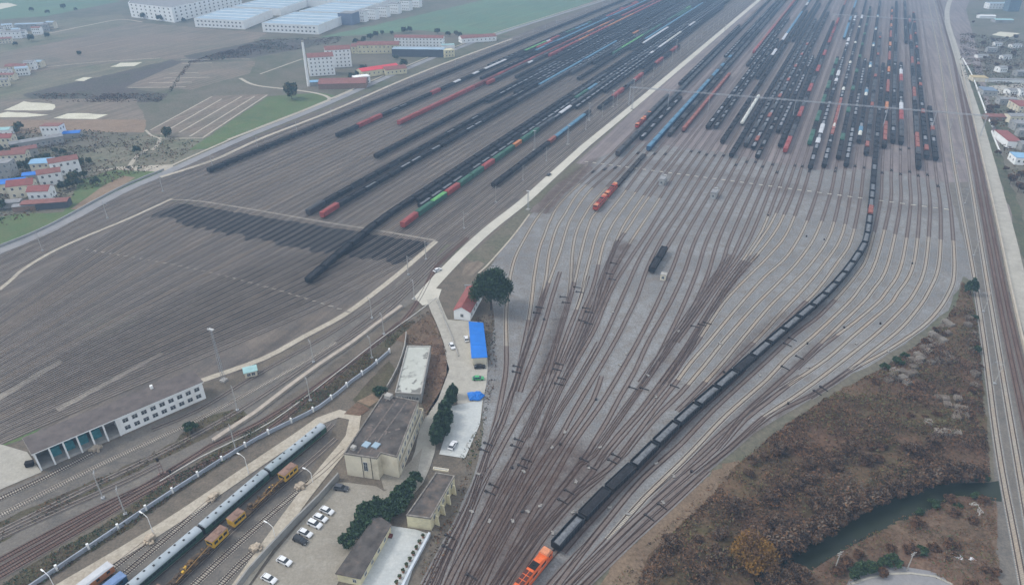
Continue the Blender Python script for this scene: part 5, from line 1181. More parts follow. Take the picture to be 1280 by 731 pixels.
# --- leaves, twigs and bushes
l_dark = M('leaf_dark', (.024, .05, .026), .4, .5, .8); l_mid = M('leaf_mid', (.042, .08, .034), .4, .5, .8); l_light = M('leaf_light', (.07, .105, .04), .35, .5, .8)
l_olive = M('leaf_olive', (.13, .12, .052), .35, .5, .85)
t_brown = M('twig_brown', (.15, .084, .046), .35, .5, .9); t_dark = M('twig_dark', (.058, .038, .027), .35, .5, .9); t_pale = M('twig_pale', (.155, .122, .092), .3, .5, .9); t_red = M('twig_reddish', (.17, .09, .048), .3, .5, .9)
l_orange = M('leaf_orange', (.24, .125, .025), .35, .5, .85); l_ochre = M('leaf_ochre', (.17, .10, .03), .35, .5, .85)
m_bark = M('bark', (.07, .055, .045), .3, 1, .95)
def leaf_quads(Cn, size, rng, flat=.0, stretch=1.0):
    n = len(Cn); a = rng.normal(size=(n, 3)); a[:, 2] *= (1 - flat); a /= np.linalg.norm(a, axis=1)[:, None]
    b = rng.normal(size=(n, 3)); b -= a * (a * b).sum(1)[:, None]; b /= np.linalg.norm(b, axis=1)[:, None]
    s = (size * (.55 + .9 * rng.random(n)))[:, None]
    return np.stack([Cn - a * s * stretch - b * s * .5, Cn + a * s * stretch - b * s * .5, Cn + a * s * stretch * .8 + b * s * .5, Cn - a * s * stretch * .8 + b * s * .5], 1)
def scatter(name, px, mats, wts, dens, size, hmax, zf, label, seed, stretch=1.3, clump=7, rough=None):
    rng = np.random.default_rng(seed); P = poly_arr(px); x0, y0 = P.min(0); x1, y1 = P.max(0)
    n = int((x1 - x0) * (y1 - y0) * dens); x = rng.uniform(x0, x1, n); y = rng.uniform(y0, y1, n)
    k = vnoise(x, y, clump, seed) * .65 + vnoise(x, y, clump / 3, seed + 1) * .35
    ok = inside(P, x, y) & (rng.random(n) < np.clip((k - .25) * 2.4, .08, 1)); x, y, k = x[ok], y[ok], k[ok]
    z = zf(x, y) + rng.random(len(x)) ** 1.4 * hmax * np.clip((k - .3) * 2.6, .12, 1) * np.clip(dist_edge(P, x, y) / 3, .25, 1)
    Q = leaf_quads(np.stack([x, y, z + .1], 1), np.full(len(x), size), rng, .3, stretch)
    g = vnoise(x, y, clump * 2.2, seed + 5) + rng.normal(0, .22, len(x)); e = np.quantile(g, np.cumsum(wts)[:-1] / sum(wts)); mi = np.digitize(g, e)
    tag(inst(quads(name, Q, mats, mi), name), kind='stuff', label=label)
zero = lambda x, y: np.full(x.shape, .1)
scatter('undergrowth', SCRUB, [l_olive, t_brown, t_dark, t_red, t_pale], [1.5, 3, 3.6, 2, .4], 8, .25, 3.3, zs, 'brown winter scrub of bare twigs and dry grass by the river', 21)
scatter('undergrowth', [(750, 745), (790, 700), (820, 668), (852, 640), (884, 608), (915, 580), (960, 548), (1040, 494), (1100, 462), (1080, 478), (1000, 522), (925, 582), (895, 618), (858, 655), (828, 684), (808, 710), (792, 745)], [t_brown, t_red, l_olive, t_dark], [2, 2, 2, 1.5], 2.2, .2, .8, zero, 'sparse dry weeds on the sandy verge between the tracks and the scrub', 41, clump=5)
scatter('undergrowth', LOWER, [l_olive, t_red, t_brown, t_pale, l_light], [1.2, 3, 2.4, 1.2, .8], 6, .2, 1.4, zl, 'reddish brush between the river and the curved lane', 22)
scatter('undergrowth', [(20, 752), (60, 725), (150, 668), (230, 612), (320, 552), (400, 507), (470, 452), (500, 420), (520, 402), (505, 402), (440, 455), (380, 495), (300, 545), (215, 598), (130, 655), (40, 705), (-20, 745)], [l_dark, l_olive, t_brown, t_dark, l_mid], [1.6, 2.4, 2, 2, 1.4], 7.5, .2, 1.7, zero, 'strip of green and brown brush along the pale blue wall', 23)
scatter('undergrowth', [(-20, 660), (60, 625), (130, 595), (220, 552), (235, 535), (262, 520), (300, 510), (310, 520), (262, 545), (200, 575), (120, 615), (40, 655), (-20, 690)], [l_olive, t_dark, t_brown, l_dark], [2, 2, 2.5, 1], 4.5, .2, .9, zero, 'dark weeds between the main line tracks', 24)
scatter('undergrowth', [(505, 405), (538, 388), (556, 432), (562, 462), (548, 498), (532, 525), (526, 500), (541, 434), (508, 430)], [t_brown, t_dark, t_red, t_pale, l_olive], [3, 3, 2, 1.5, 1], 6, .2, 1.3, zero, 'bare brown brush round the peeling roof hall', 25)
scatter('undergrowth', [(592, 398), (618, 392), (622, 470), (612, 500), (600, 565), (585, 590), (575, 572), (602, 520), (612, 455)], [t_dark, t_brown, l_dark, l_olive], [3, 2, 2, 1], 1.8, .26, 1.0, zero, 'weeds along the edge of the paved yard', 26)
scatter('undergrowth', [(515, 745), (530, 700), (543, 668), (566, 640), (575, 600), (590, 590), (572, 650), (552, 700), (535, 745)], [t_dark, t_brown, t_red, l_olive], [3, 2, 2, 1], 1.8, .26, 1.0, zero, 'brown weeds between the small yellow building and the tracks', 27)
scatter('undergrowth', [(1200, 95), (1222, 110), (1250, 180), (1280, 250), (1320, 330), (1320, 60), (1200, 40)], [t_dark, t_brown, l_olive, l_dark, t_pale], [3, 2.4, 1.4, 1.2, 1], .4, .55, 2.0, zero, 'bare brush in the waste land east of the concrete lane', 28, clump=16)
scatter('undergrowth', [(-40, 300), (-40, 160), (60, 160), (180, 168), (250, 178), (215, 205), (100, 240), (60, 262)], [t_dark, l_olive, t_brown, l_dark], [2, 2, 2, 1.6], .45, .5, 1.8, zero, 'bushes and garden plots round the village', 29, clump=14)
scatter('undergrowth', [(60, 128), (200, 128), (235, 78), (330, 50), (430, 46), (420, 55), (330, 68), (240, 80), (212, 118), (40, 118)], [t_dark, t_brown, l_dark], [3, 2, 1.4], .8, .5, 2.2, zero, 'dark leafless plantation rows between the fields', 30, clump=22)
def crown_mesh(name, r, h, z0, n, size, mats, wts, seed, cl=26, jag=.25, top=1.0):
    rng = np.random.default_rng(seed); d = rng.normal(size=(cl, 3)); d /= np.linalg.norm(d, axis=1)[:, None]; d[:, 2] = np.abs(d[:, 2]) * 1.15 - .25
    rad = .55 + .35 * rng.random(cl); cc = d * rad[:, None]; wh = rng.integers(0, cl, n)
    off = rng.normal(size=(n, 3)); off /= np.linalg.norm(off, axis=1)[:, None]; off *= (jag + .12 * rng.random(n))[:, None] * (rng.random(n) ** .4)[:, None]
    p = cc[wh] + off; tap = np.clip(1 - (p[:, 2]) * (1 - top), .12, 1.25)
    p = p * np.array([r, r, h / 2]); p[:, 0] *= tap; p[:, 1] *= tap; p[:, 2] += z0 + h * .45
    p[:, 2] = np.maximum(p[:, 2], .15)
    g = rng.random(cl)[wh] * .7 + rng.random(n) * .5; e = np.quantile(g, np.cumsum(wts)[:-1] / sum(wts))
    return quads(name, leaf_quads(p, np.full(n, size), rng, .1, 1.1), mats, np.digitize(g, e))
def trunk_mesh(h, r, lim, seed):
    b = MB(); rr = random.Random(seed); b.cyl((0, 0, 0), (0, 0, h), r, r * .45, 8)
    for k in range(lim):
        a = rr.uniform(0, 6.28); q = h * rr.uniform(.4, .85); L = h * rr.uniform(.35, .6); b.cyl((0, 0, q), (L * math.cos(a) * .8, L * math.sin(a) * .8, q + L * .75), r * .4, r * .12, 6)
    return b.mesh('trunk', [m_bark])
TREES = {
 'big': (crown_mesh('crown', 8.6, 15, 1.6, 16000, .30, [l_dark, l_mid, l_light], [5, 3, .6], 1, 46, .3), trunk_mesh(9, .5, 7, 1)),
 'round': (crown_mesh('crown', 2.6, 4.6, .3, 2600, .24, [l_dark, l_mid, l_light], [4, 3, 1], 2, 18, .32), trunk_mesh(2.6, .14, 4, 2)),
 'column': (crown_mesh('crown', 2.2, 7.5, .3, 3200, .26, [l_dark, l_mid], [4, 2], 3, 26, .3, .55), trunk_mesh(5, .16, 4, 3)),
 'bare': (crown_mesh('crown', 2.6, 4.5, .4, 2200, .19, [t_dark, t_brown, t_pale], [2, 3, 1.2], 4, 22, .34), trunk_mesh(3.4, .12, 8, 4)),
 'reddish': (crown_mesh('crown', 2.2, 3.0, .2, 1800, .19, [t_red, t_brown, t_dark], [3, 2, 2], 5, 18, .34), trunk_mesh(2.2, .10, 6, 5)),
 'willow': (crown_mesh('crown', 5.6, 9.5, .6, 9000, .22, [l_orange, l_ochre, t_brown], [3, 3, 2.5], 6, 24, .42), trunk_mesh(5, .3, 7, 6)),
 'green': (crown_mesh('crown', 1.9, 2.6, .1, 1300, .22, [l_mid, l_light, l_dark], [3, 1.5, 2], 7, 14, .34), trunk_mesh(1.4, .08, 3, 7)),
 'far': (crown_mesh('crown', 4.2, 7.5, .8, 1100, .55, [l_dark, l_mid, l_olive], [3, 3, 2], 8, 18, .3), trunk_mesh(4.5, .2, 4, 8)),
 'farbare': (crown_mesh('crown', 4.0, 7.0, .8, 800, .42, [t_dark, t_brown], [3, 2], 9, 18, .32), trunk_mesh(5, .18, 8, 9)),
}
def tree(kind, name, label, px, py, sc=1.0, group=None, z=0, cat='tree'):
    x, y = G(px, py); o = empty(name, (x, y, z), random.uniform(0, 6.28), label, cat, group)
    s = sc if isinstance(sc, tuple) else (sc, sc, sc); o.scale = s
    inst(TREES[kind][1], 'trunk', o); inst(TREES[kind][0], 'crown', o); return o
tree('big', 'evergreen_tree', 'huge dark round evergreen tree beside the red roofed house', 614, 387, (1.05, 1.05, 1.3))
tree('far', 'field_tree', 'lone dark round tree at the corner of the dike road and the apartments', 365, 124, (1.8, 1.8, 1.9))
for px_, py_, s_ in ((566, 497, .9), (563, 508, 1.0), (556, 521, 1.1), (560, 530, 1.0), (552, 536, 1.15), (547, 548, 1.1), (545, 557, .9), (556, 545, .9)): tree('column', 'conifer_tree', 'dark conifer in the clump beside the paved yard', px_, py_, s_, 'conifers beside the paved yard')
for px_, py_, s_ in ((520, 604, .9), (512, 613, .9), (505, 622, 1.05), (497, 630, 1.1), (490, 638, 1.1), (480, 645, 1.0), (470, 645, 1.3), (462, 648, 1.3), (457, 656, 1.2), (450, 664, 1.0), (445, 670, .9), (500, 638, 1.1), (508, 630, .9), (486, 650, 1.0), (437, 683, 1.05)): tree('round', 'garden_tree', 'dark green bushy tree in the row between the car park and the low store', px_, py_, s_, 'garden trees along the car park')
tree('column', 'conifer_tree', 'dark pointed conifer at the tip of the scrub wedge', 1212, 368, 1.2)
tree('round', 'garden_tree', 'dark bush beside the garden plots and the cream block', 476, 496, 1.0)
tree('round', 'garden_tree', 'dark bush between the main line tracks', 240, 540, .9)
tree('willow', 'willow_tree', 'large round orange leaved willow in the brown scrub', 938, 708, 1.0, z=.8)
def near_tree(kind, name, label, pts, smin, smax, group, seed, z=0, cat='shrub'):
    rr = random.Random(seed)
    for p in pts: tree(kind, name, label, p[0], p[1], rr.uniform(smin, smax), group, z, cat)
rr = random.Random(77); SP_ = [(p[0], p[1]) for p in SCRUB]
def rnd_in(poly, n, seed, ymin=0, ymax=760):
    P = np.array(poly, float); r_ = np.random.default_rng(seed); out = []
    while len(out) < n:
        q = r_.uniform(P.min(0), P.max(0))
        if ymin < q[1] < ymax and inside(P, np.array([q[0]]), np.array([q[1]]))[0]: out.append((q[0], q[1]))
    return out
near_tree('bare', 'bare_shrub', 'leafless grey brown shrub in the dense scrub beside the river', [p for p in rnd_in(SCRUB, 110, 5, 560) if p[0] > 830][:40], .6, 1.15, 'leafless shrubs in the scrub', 5, .6)
near_tree('reddish', 'bare_shrub', 'low reddish shrub in the scrub near the stacked sleepers', [p for p in rnd_in(SCRUB, 60, 6, 380, 600)][:34], .45, .9, 'reddish shrubs in the scrub', 6, .5)
near_tree('bare', 'bare_tree', 'leafless tree overhanging the river', [(958, 704), (968, 697), (980, 692), (992, 686), (1004, 679), (1018, 672), (1030, 666), (1044, 656), (1058, 650), (1072, 645), (1086, 636), (1098, 628), (1112, 622), (1135, 615), (1160, 608), (1190, 602), (1213, 600), (1050, 645), (1010, 668), (985, 682), (965, 692)], 1.0, 1.7, 'leafless trees along the river', 17, .3, 'tree')
near_tree('green', 'green_bush', 'evergreen bush on the bank of the river', [(1105, 620), (1150, 604), (1200, 601), (1215, 600), (1228, 599), (1095, 626), (1148, 642), (1165, 633), (1196, 634), (1220, 625)], .7, 1.2, 'evergreen bushes on the river bank', 7, .2)
near_tree('green', 'green_bush', 'dark green bush beside the curved lane', [(1072, 716), (1083, 713), (1104, 709), (1114, 706), (1150, 692), (1064, 720)], .9, 1.3, 'green bushes by the curved lane', 8, .3)
near_tree('green', 'green_bush', 'green bush among the stacked sleepers', [(1130, 448), (1122, 455), (1105, 462), (1216, 400), (1219, 440)], .8, 1.3, 'green bushes by the sleeper stacks', 18, .3)
near_tree('reddish', 'bare_shrub', 'brown thicket between the river and the curved lane', [p for p in rnd_in(LOWER, 26, 9)], .5, 1.0, 'thickets below the river', 9, .4)
near_tree('bare', 'bare_shrub', 'pale leafless shrub at the lower edge of the scrub', [(975, 728), (990, 722), (960, 735), (985, 740), (1000, 728)], .8, 1.2, 'pale shrubs at the lower edge', 10, .2)
vt = [(40, 207), (52, 204), (88, 205), (96, 205), (102, 208), (92, 228), (100, 232), (80, 238), (88, 236), (95, 226), (106, 222), (20, 190), (28, 178), (25, 163), (18, 168), (2, 190), (44, 214), (30, 214), (2, 262), (22, 232), (80, 194), (70, 192), (120, 232), (112, 205), (75, 203), (60, 200)]
near_tree('far', 'village_tree', 'dark tree standing among the village houses', vt, .55, .95, 'trees among the village houses', 11, 0, 'tree')
ft = [(455, 53), (463, 50), (470, 47), (478, 44), (490, 44), (560, 46), (570, 45), (505, 42), (512, 41), (547, 43), (445, 56), (452, 58), (575, 46), (440, 100), (447, 96), (455, 92), (495, 75), (505, 84), (172, 192), (210, 172), (60, 18), (40, 15), (80, 12), (95, 14), (20, 58), (40, 52), (60, 48), (100, 70), (180, 24), (200, 27), (230, 28), (260, 32)]
near_tree('far', 'field_tree', 'dark hazy tree at the edge of the far fields', ft, .7, 1.2, 'trees at the edges of the fields', 12, 0, 'tree')
lt = [(1216, 30), (1222, 22), (1215, 50), (1228, 58), (1240, 52), (1230, 75), (1222, 88), (1252, 62), (1266, 70), (1270, 85), (1245, 85), (1258, 50), (1250, 130), (1244, 138), (1236, 140), (1262, 145), (1276, 178), (1246, 195), (1256, 215), (1262, 230), (1272, 240), (1275, 225), (1240, 160), (1235, 145), (1268, 50), (1260, 90)]
near_tree('farbare', 'bare_tree', 'leafless tree in the waste land east of the lane', lt, .5, .95, 'leafless trees east of the lane', 13, 0, 'tree')

# ------------------------------------------------------------------ masts, poles, lamps, gantry
m_lamp = M('lamp_head', (.55, .56, .56), .05)
def pole_thing(name, label, x, y, h, parts, group=None, cat='pole', rz=0, mat=None):
    o = empty(name, (x, y, 0), rz, label, cat, group)
    b = MB(); b.cyl((0, 0, 0), (0, 0, h), .2, .13, 8); b.build('mast', mat or m_pole, o)
    for n_, f_ in parts: b = MB(); f_(b, h); b.build(n_, m_steel, o)
    return o
def cat_arm(b, h):
    b.cyl((0, 0, h - 1.6), (3.0, 0, h - 1.0), .06, n=6); b.cyl((0, 0, h - .4), (3.0, 0, h - 1.0), .05, n=6); b.cyl((3.0, 0, h - 1.0), (3.0, 0, h - 2.4), .05, n=6)
def cat_base(b, h): b.box((0, 0, .3), (1.0, 1.0, .6))
proto = pole_thing('catenary_pole', 'concrete catenary pole with bracket arm beside the brown yard service tracks', *ST(250, -168), 10.5, [('bracket_arm', cat_arm), ('footing', cat_base)], 'catenary poles beside the service tracks', rz=-YA)
def more_poles(pr, label, group, pts, rz):
    for x, y in pts:
        c = copy_tree(pr); c.location = (x, y, 0); c.rotation_euler = (0, 0, rz); tag(c, label, 'pole', group)
more_poles(proto, proto['label'], proto['group'], [ST(s, -168.5 + .0125 * max(0, s - 450)) for s in range(268, 1300, 42)], -YA)
more_poles(proto, 'catenary pole standing along the coal train on the outer line', 'catenary poles along the outer line', [ST(s, lmain(-371)(s)) for s in range(150, 1300, 44)], -YA)
more_poles(proto, 'catenary pole on the far edge of the grey yard', 'catenary poles on the far edge', [G(*p) for p in ((1182, 128), (1188, 162), (1196, 205), (1206, 255), (1217, 320), (1229, 390), (1243, 480))], R(180) - YA)
for k, (px_, py_, pt) in enumerate(((129, 623, 590), (157, 643, 609), (297, 513, 486), (392, 453, 427), (465, 398, 379), (465, 448, 426), (388, 501, 478), (480, 418, 392), (295, 563, 540), (518, 374, 352))):
    c = copy_tree(proto); c.location = (*G(px_, py_), 0); c.rotation_euler = (0, 0, R(120)); tag(c, 'catenary pole along the tracks between the yard path and the pale blue wall', 'pole', 'catenary poles by the main line tracks')
def twin(b, h):
    for dx in (-.9, .9): b.box((dx, 0, .35), (.7, .7, .7)); b.cyl((dx * .6, 0, .5), (dx * .35, 0, h), .1, .06, 6)
    for k in range(5): b.box((0, 0, 1.2 + k * 1.2), (1.0, .1, .1))
for k, (px_, py_) in enumerate(((203, 593), (219, 608))):
    o = empty('signal_mast', (*G(px_, py_), 0), R(30), ['rusty signal mast nearer the white building', 'rusty signal mast nearer the pale blue wall'][k], 'signal')
    b = MB(); twin(b, 6.5); b.build('mast', M('rusty_mast', (.22, .14, .12), .3, 1), o); b = MB(); b.box((0, -.2, 6.6), (.7, .4, 1.3)); b.build('lamp_box', m_gear, o)
def flood_head(b, h):
    b.box((0, 0, h), (2.2, 1.2, .25)); 
    for k in range(4): b.box((-.8 + k * .53, -.55, h + .35), (.4, .35, .5))
def flood_lat(b, h):
    for dx, dy in ((-.5, -.5), (.5, -.5), (.5, .5), (-.5, .5)): b.cyl((dx, dy, 0), (dx * .5, dy * .5, h), .07, .05, 5)
    n = int(h / 1.4)
    for k in range(n):
        z = k * h / n; w = .5 - .25 * k / n
        for a, c in (((-w, -w), (w, -w)), ((w, w), (-w, w))): b.cyl((*a, z), (*c, z + h / n), .035, n=4)
def flood(label, px_, py_, h, group=None):
    o = empty('floodlight_mast', (*G(px_, py_), 0), -YA, label, 'floodlight', group)
    for nm, f_, mt in (('lattice', flood_lat, m_steel), ('lamp_head', flood_head, m_lamp)): b = MB(); f_(b, h); b.build(nm, mt, o)
    b = MB(); b.box((0, 0, .4), (2.2, 2.2, .8)); b.build('footing', m_conc, o); return o
fl = flood('tall lattice floodlight mast beside the teal hut and the yard path', 280, 476, 23.5)
flood('tall floodlight mast beside the pale road at the end of the gantry', 790, 137, 26)
for k, (px_, py_) in enumerate(((660, 262), (766, 134), (710, 181), (736, 151), (845, 66), (946, 33), (668, 188), (905, 45))):
    c = copy_tree(fl); c.location = (*G(px_, py_), 0); tag(c, ['floodlight mast at the top of the worn ground by the pale road', 'floodlight mast in the brown yard level with the white tank train', 'floodlight mast behind the dark row beside the service road', 'floodlight mast between the two service tracks', 'distant floodlight mast beside the pale road', 'faintest floodlight mast at the far end of the pale road', 'floodlight mast among the rows near the green boxcars', 'distant floodlight mast in the grey yard rows'][k], 'floodlight')
    c.scale = (1, 1, .62 if k else .5)
GA, GB = G(787, 109, 16), G(1236, 145, 16); gd = math.atan2(GB[1] - GA[1], GB[0] - GA[0]); gl_ = math.dist(GA, GB)
m_gan = M('gantry_grey', (.40, .41, .43), .1, 1)
def gantry(label, a, b_, h, n, w=.9):
    L = math.dist(a, b_); o = empty('light_gantry', (*a, 0), math.atan2(b_[1] - a[1], b_[0] - a[0]), label, 'gantry')
    t = MB()
    for y_ in (-w / 2, w / 2):
        for z_ in (h - .4, h + .4): t.box((L / 2, y_, z_), (L, .13, .13))
    k = 0; m = int(L / 2.2)
    for k in range(m):
        x0, x1 = k * L / m, (k + 1) * L / m
        for y_ in (-w / 2, w / 2): t.cyl((x0, y_, h - .4 if k % 2 else h + .4), (x1, y_, h + .4 if k % 2 else h - .4), .07, n=4, caps=False)
    t.box((L / 2, 0, h - .55), (L, w * .7, .06)); t.build('truss', m_gan, o)
    for k in range(n):
        g = MB(); x = L * (k + .02) / (n - .95)
        for y_ in (-1.4, 1.4): g.cyl((x, y_, 0), (x, y_ * .35, h), .18, .12, 8)
        for z_ in (3, 7, 11): g.box((x, 0, z_), (.12, 2.6 - z_ * .13, .12))
        g.build('support_leg', m_gan, o)
    return o
gantry('long white light gantry spanning all the tracks of the grey yard', GA, GB, 16, 9)
gantry('second light gantry much farther along the grey yard', G(1040, 18, 16), G(1170, 26, 16), 16, 6)
def lampf(b, h):
    p = [(0, 0, h)]
    for k in range(1, 7): a = k / 6 * 1.35; p.append((2.4 * math.sin(a) * 1.0, 0, h + 1.5 * (1 - math.cos(a)) if False else h + 1.3 * math.sin(a) - .35 * a * a))
    for q0, q1 in zip(p, p[1:]): b.cyl(q0, q1, .08, .07, 6)
    b.box((p[-1][0] + .5, 0, p[-1][2]), (1.2, .35, .14))
lamps = [(72, 741, 708, 'white street lamp at the lower end of the siding path'), (192, 667, 634, 'white street lamp by the buffer of the outer siding'), (311, 592, 562, 'white street lamp beside the upper siding path'), (391, 603, 594, 'street lamp beside the beige path above the rubble'), (344, 671, 658, 'street lamp beside the beige path near the car park wall')]
for px_, pb, pt, lab in lamps:
    o = empty('street_lamp', (*G(px_, pb), 0), R(150), lab, 'street lamp'); h = 6.8 if pb - pt > 20 else 4.2
    b = MB(); b.cyl((0, 0, 0), (0, 0, h), .12, .08, 8); b.build('pole', w_white, o); b = MB(); lampf(b, h); b.build('lamp_arm', w_white, o)
# overhead wires are left to the poles' arms; a thin return wire follows the service track poles
for px_, py_ in ((1043, 712), (1133, 713)):
    o = empty('utility_pole', (*G(px_, py_), 0), R(20), 'pale utility pole with cross arms ' + ('at the water edge' if px_ < 1100 else 'in the red brush above the curved lane'), 'pole')
    b = MB(); b.cyl((0, 0, 0), (0, 0, 7.5), .16, .11, 8); b.build('mast', m_pole, o); b = MB(); b.box((0, 0, 7.1), (2.0, .12, .14)); b.box((0, 0, 6.3), (1.4, .12, .14)); b.build('cross_arm', m_pole, o)

# ------------------------------------------------------------------ cars
c_white = M('car_white', (.72, .73, .74), .03, .3, .3, 0, spec=.5); c_black = M('car_black', (.02, .021, .024), .1, .3, .3, 0, spec=.5); c_dark = M('car_dark_grey', (.06, .065, .075), .1, .3, .3, 0, spec=.5)
c_green = M('car_green', (.05, .33, .12), .05, .3, .35, 0, spec=.5); m_tyre = M('tyre', (.018, .018, .018), .1); m_cglass = M('car_glass', (.025, .032, .04), .2, 1, .1, 0, spec=.7)
def car_mesh(suv):
    b = MB(); L, Wd = 4.6, 1.82; h0, h1 = .28, .88 if not suv else 1.0
    prof = [(-2.3, .45), (-2.25, h1 - .08), (-1.9, h1), (1.0, h1 + .02), (1.9, h1 - .12), (2.28, h1 - .35), (2.3, .4)]
    for i in range(len(prof) - 1):
        (x0, z0), (x1, z1) = prof[i], prof[i + 1]; w0 = Wd / 2 * (.9 if i in (0,) else 1); b.face([(x0, -Wd / 2, z0), (x1, -Wd / 2, z1), (x1, Wd / 2, z1), (x0, Wd / 2, z0)][::-1] if False else [(x0, Wd / 2, z0), (x1, Wd / 2, z1), (x1, -Wd / 2, z1), (x0, -Wd / 2, z0)][::-1])
    for s in (-1, 1):
        q = [(x, s * Wd / 2, z) for x, z in prof] + [(2.2, s * Wd / 2, h0), (-2.2, s * Wd / 2, h0)]; b.face(q if s > 0 else q[::-1])
    b.face([(-2.3, -Wd / 2, .45), (-2.3, Wd / 2, .45), (-2.2, Wd / 2, h0), (-2.2, -Wd / 2, h0)]); b.face([(2.3, Wd / 2, .4), (2.3, -Wd / 2, .4), (2.2, -Wd / 2, h0), (2.2, Wd / 2, h0)])
    b.face([(-2.2, -Wd / 2, h0), (-2.2, Wd / 2, h0), (2.2, Wd / 2, h0), (2.2, -Wd / 2, h0)])
    zr = 1.42 if not suv else 1.66; xr = (-1.35, .35) if not suv else (-1.85, .3); x_ = (-2.0, 1.15)
    g = MB(); g.prism([(0, 0)], 0, 0) if False else None
    lo_ = [(x_[0], -.84, h1 - .01), (x_[1], -.84, h1 - .01), (x_[1], .84, h1 - .01), (x_[0], .84, h1 - .01)]; hi_ = [(xr[0], -.66, zr), (xr[1], -.66, zr), (xr[1], .66, zr), (xr[0], .66, zr)]
    for i in range(4): j = (i + 1) % 4; g.face([lo_[i], lo_[j], hi_[j], hi_[i]])
    r_ = MB(); r_.box(((xr[0] + xr[1]) / 2, 0, zr + .015), (xr[1] - xr[0] + .12, 1.36, .06))
    if not suv: r_.box(((xr[0] + xr[1]) / 2 - .1, 0, zr + .055), (.9, .8, .02))
    w = MB(); w.cyl((0, -.11, 0), (0, .11, 0), .33, n=12)
    hl = MB(); hl.box((2.24, 0, 0), (.12, .34, .14))
    return b, g, r_, w, hl
CM = {s: [x.mesh(n, [m_tyre if n == 'wheel' else m_cglass if n == 'glasshouse' else m_lamp if n == 'headlight' else c_white]) for x, n in zip(car_mesh(s), ('body', 'glasshouse', 'roof_panel', 'wheel', 'headlight'))] for s in (False, True)}
PM = {}
def car(label, px_, py_, rz, paint, suv=False, z=.225, roof=None):
    o = empty('parked_car' if z > .214 else 'car', (*G(px_, py_), z), rz, label, 'car'); ms = CM[suv]
    for k, nm in enumerate(('body', 'glasshouse', 'roof_panel')):
        key = (suv, nm, paint.name)
        if nm == 'glasshouse': inst(ms[k], nm, o); continue
        if key not in PM: PM[key] = ms[k].copy(); PM[key].materials[0] = paint
        inst(PM[key], nm, o)
    for x in (-1.38, 1.4):
        for y in (-.83, .83): inst(ms[3], 'wheel', o, (x, y, .33))
    for y in (-.6, .6): inst(ms[4], 'headlight', o, (0, y, .62))
pk = R(-26)
car('white car parked lowest in the row along the grey wall', 337, 725, pk, c_white)
car('white sedan parked apart between two gaps along the grey wall', 356, 703, pk, c_white)
car('black off road car parked at the end of the group of white cars', 376, 677, pk, c_black, True)
car('white car parked right beside the black off road car', 382, 668, pk, c_white)
car('white car third from the top of the parked group', 394, 657, pk, c_white, True)
car('white car second from the top of the parked group', 401, 649, pk, c_white)
car('white car at the top of the parked group', 409, 640, pk, c_white)
car('dark grey off road car parked below the cream block', 427, 612, R(-12), c_dark, True)
car('white car driving on the lane past the peeling roof hall', 565, 434, R(-68), c_white)
car('white car standing beside the blue roofed shed', 583, 425, R(100), c_white)
car('black car parked just below the blue roofed shed', 600, 460, R(5), c_black)
car('green and white taxi on the concrete yard', 598, 474.5, R(3), c_green)
car('white car with dark roof glass alone at the bottom of the grey paving', 566, 558, R(70), c_white)
car('white car on the pale road near its junction', 547, 339, R(45), c_white, z=.21)
car('black car far up the pale road', 686, 219.5, R(60), c_black, z=.21)

# ------------------------------------------------------------------ yard furniture
m_pm = M('point_machine_iron', (.045, .04, .04), .3, 2)
b = MB(); b.box((0, 0, .3), (.2, 3.3, .2)); b.box((0, 1.75, .36), (.8, .65, .42)); b.box((.25, -.2, .28), (.12, 2.4, .14))
pmm = b.mesh('point_machine', [m_pm])
for px_, py_, a_ in ((675, 385, 75), (672, 392, 75), (705, 372, 78), (708, 379, 78), (722, 360, 72), (725, 366, 72), (733, 386, 70), (737, 391, 70), (729, 402, 70), (736, 405, 70), (762, 343, 66), (766, 350, 66), (647, 459, 70), (646, 466, 70), (700, 456, 66), (697, 463, 66), (703, 474, 66), (699, 481, 66), (768, 330, 66), (611, 556, 62), (606, 564, 62), (649, 551, 62), (645, 559, 62), (659, 576, 62), (654, 584, 62), (618, 608, 60), (613, 617, 60), (563, 672, 58), (560, 686, 58), (878, 407, 62), (869, 409, 62), (844, 484, 56), (792, 486, 60), (806, 487, 60), (741, 586, 55), (731, 576, 55), (885, 405, 60), (766, 578, 52), (771, 571, 52), (704, 628, 52), (712, 616, 52), (590, 722, 56), (1030, 487, 30), (1022, 492, 30), (982, 461, 40), (1000, 448, 40), (828, 634, 42), (812, 648, 42), (985, 432, 42), (991, 425, 42)):
    tag(inst(pmm, 'point_machine', None, (*G(px_, py_), .12), R(a_) - R(90) + R(90)), 'dark iron point machine bar across a rail junction of the grey yard', 'point machine', 'point machines of the grey yard')
b = MB()
for y in (-.55, .55): b.box((0, y, .38), (5.2, .45, .42))
b.box((0, 0, .34), (1.2, 1.6, .3)); rtm = b.mesh('wagon_retarder', [m_pm])
for px_, py_ in ((740, 215), (754, 212), (766, 210), (799, 192), (819, 193), (830, 193), (866, 190), (875, 191), (883, 194), (893, 195), (904, 195), (922, 207), (935, 203), (945, 203), (954, 209), (965, 206), (973, 216), (991, 207), (1001, 208), (1019, 214), (1047, 215), (1069, 208), (1080, 210), (1100, 216), (1112, 213), (1126, 218), (1137, 215), (1148, 220), (1160, 219), (1172, 233), (1013, 215), (1040, 210), (1128, 188), (1137, 186)):
    j_ = min(range(39), key=lambda k: abs(fan(k, TS(px_, py_)[0]) - TS(px_, py_)[1])); s_ = TS(px_, py_)[0]; x, y = ST(s_, fan(j_, s_))
    tag(inst(rtm, 'wagon_retarder', None, (x, y, .1), R(90) - YA), 'small dark wagon retarder between the rails above the crossing', 'retarder', 'retarders in the grey yard')
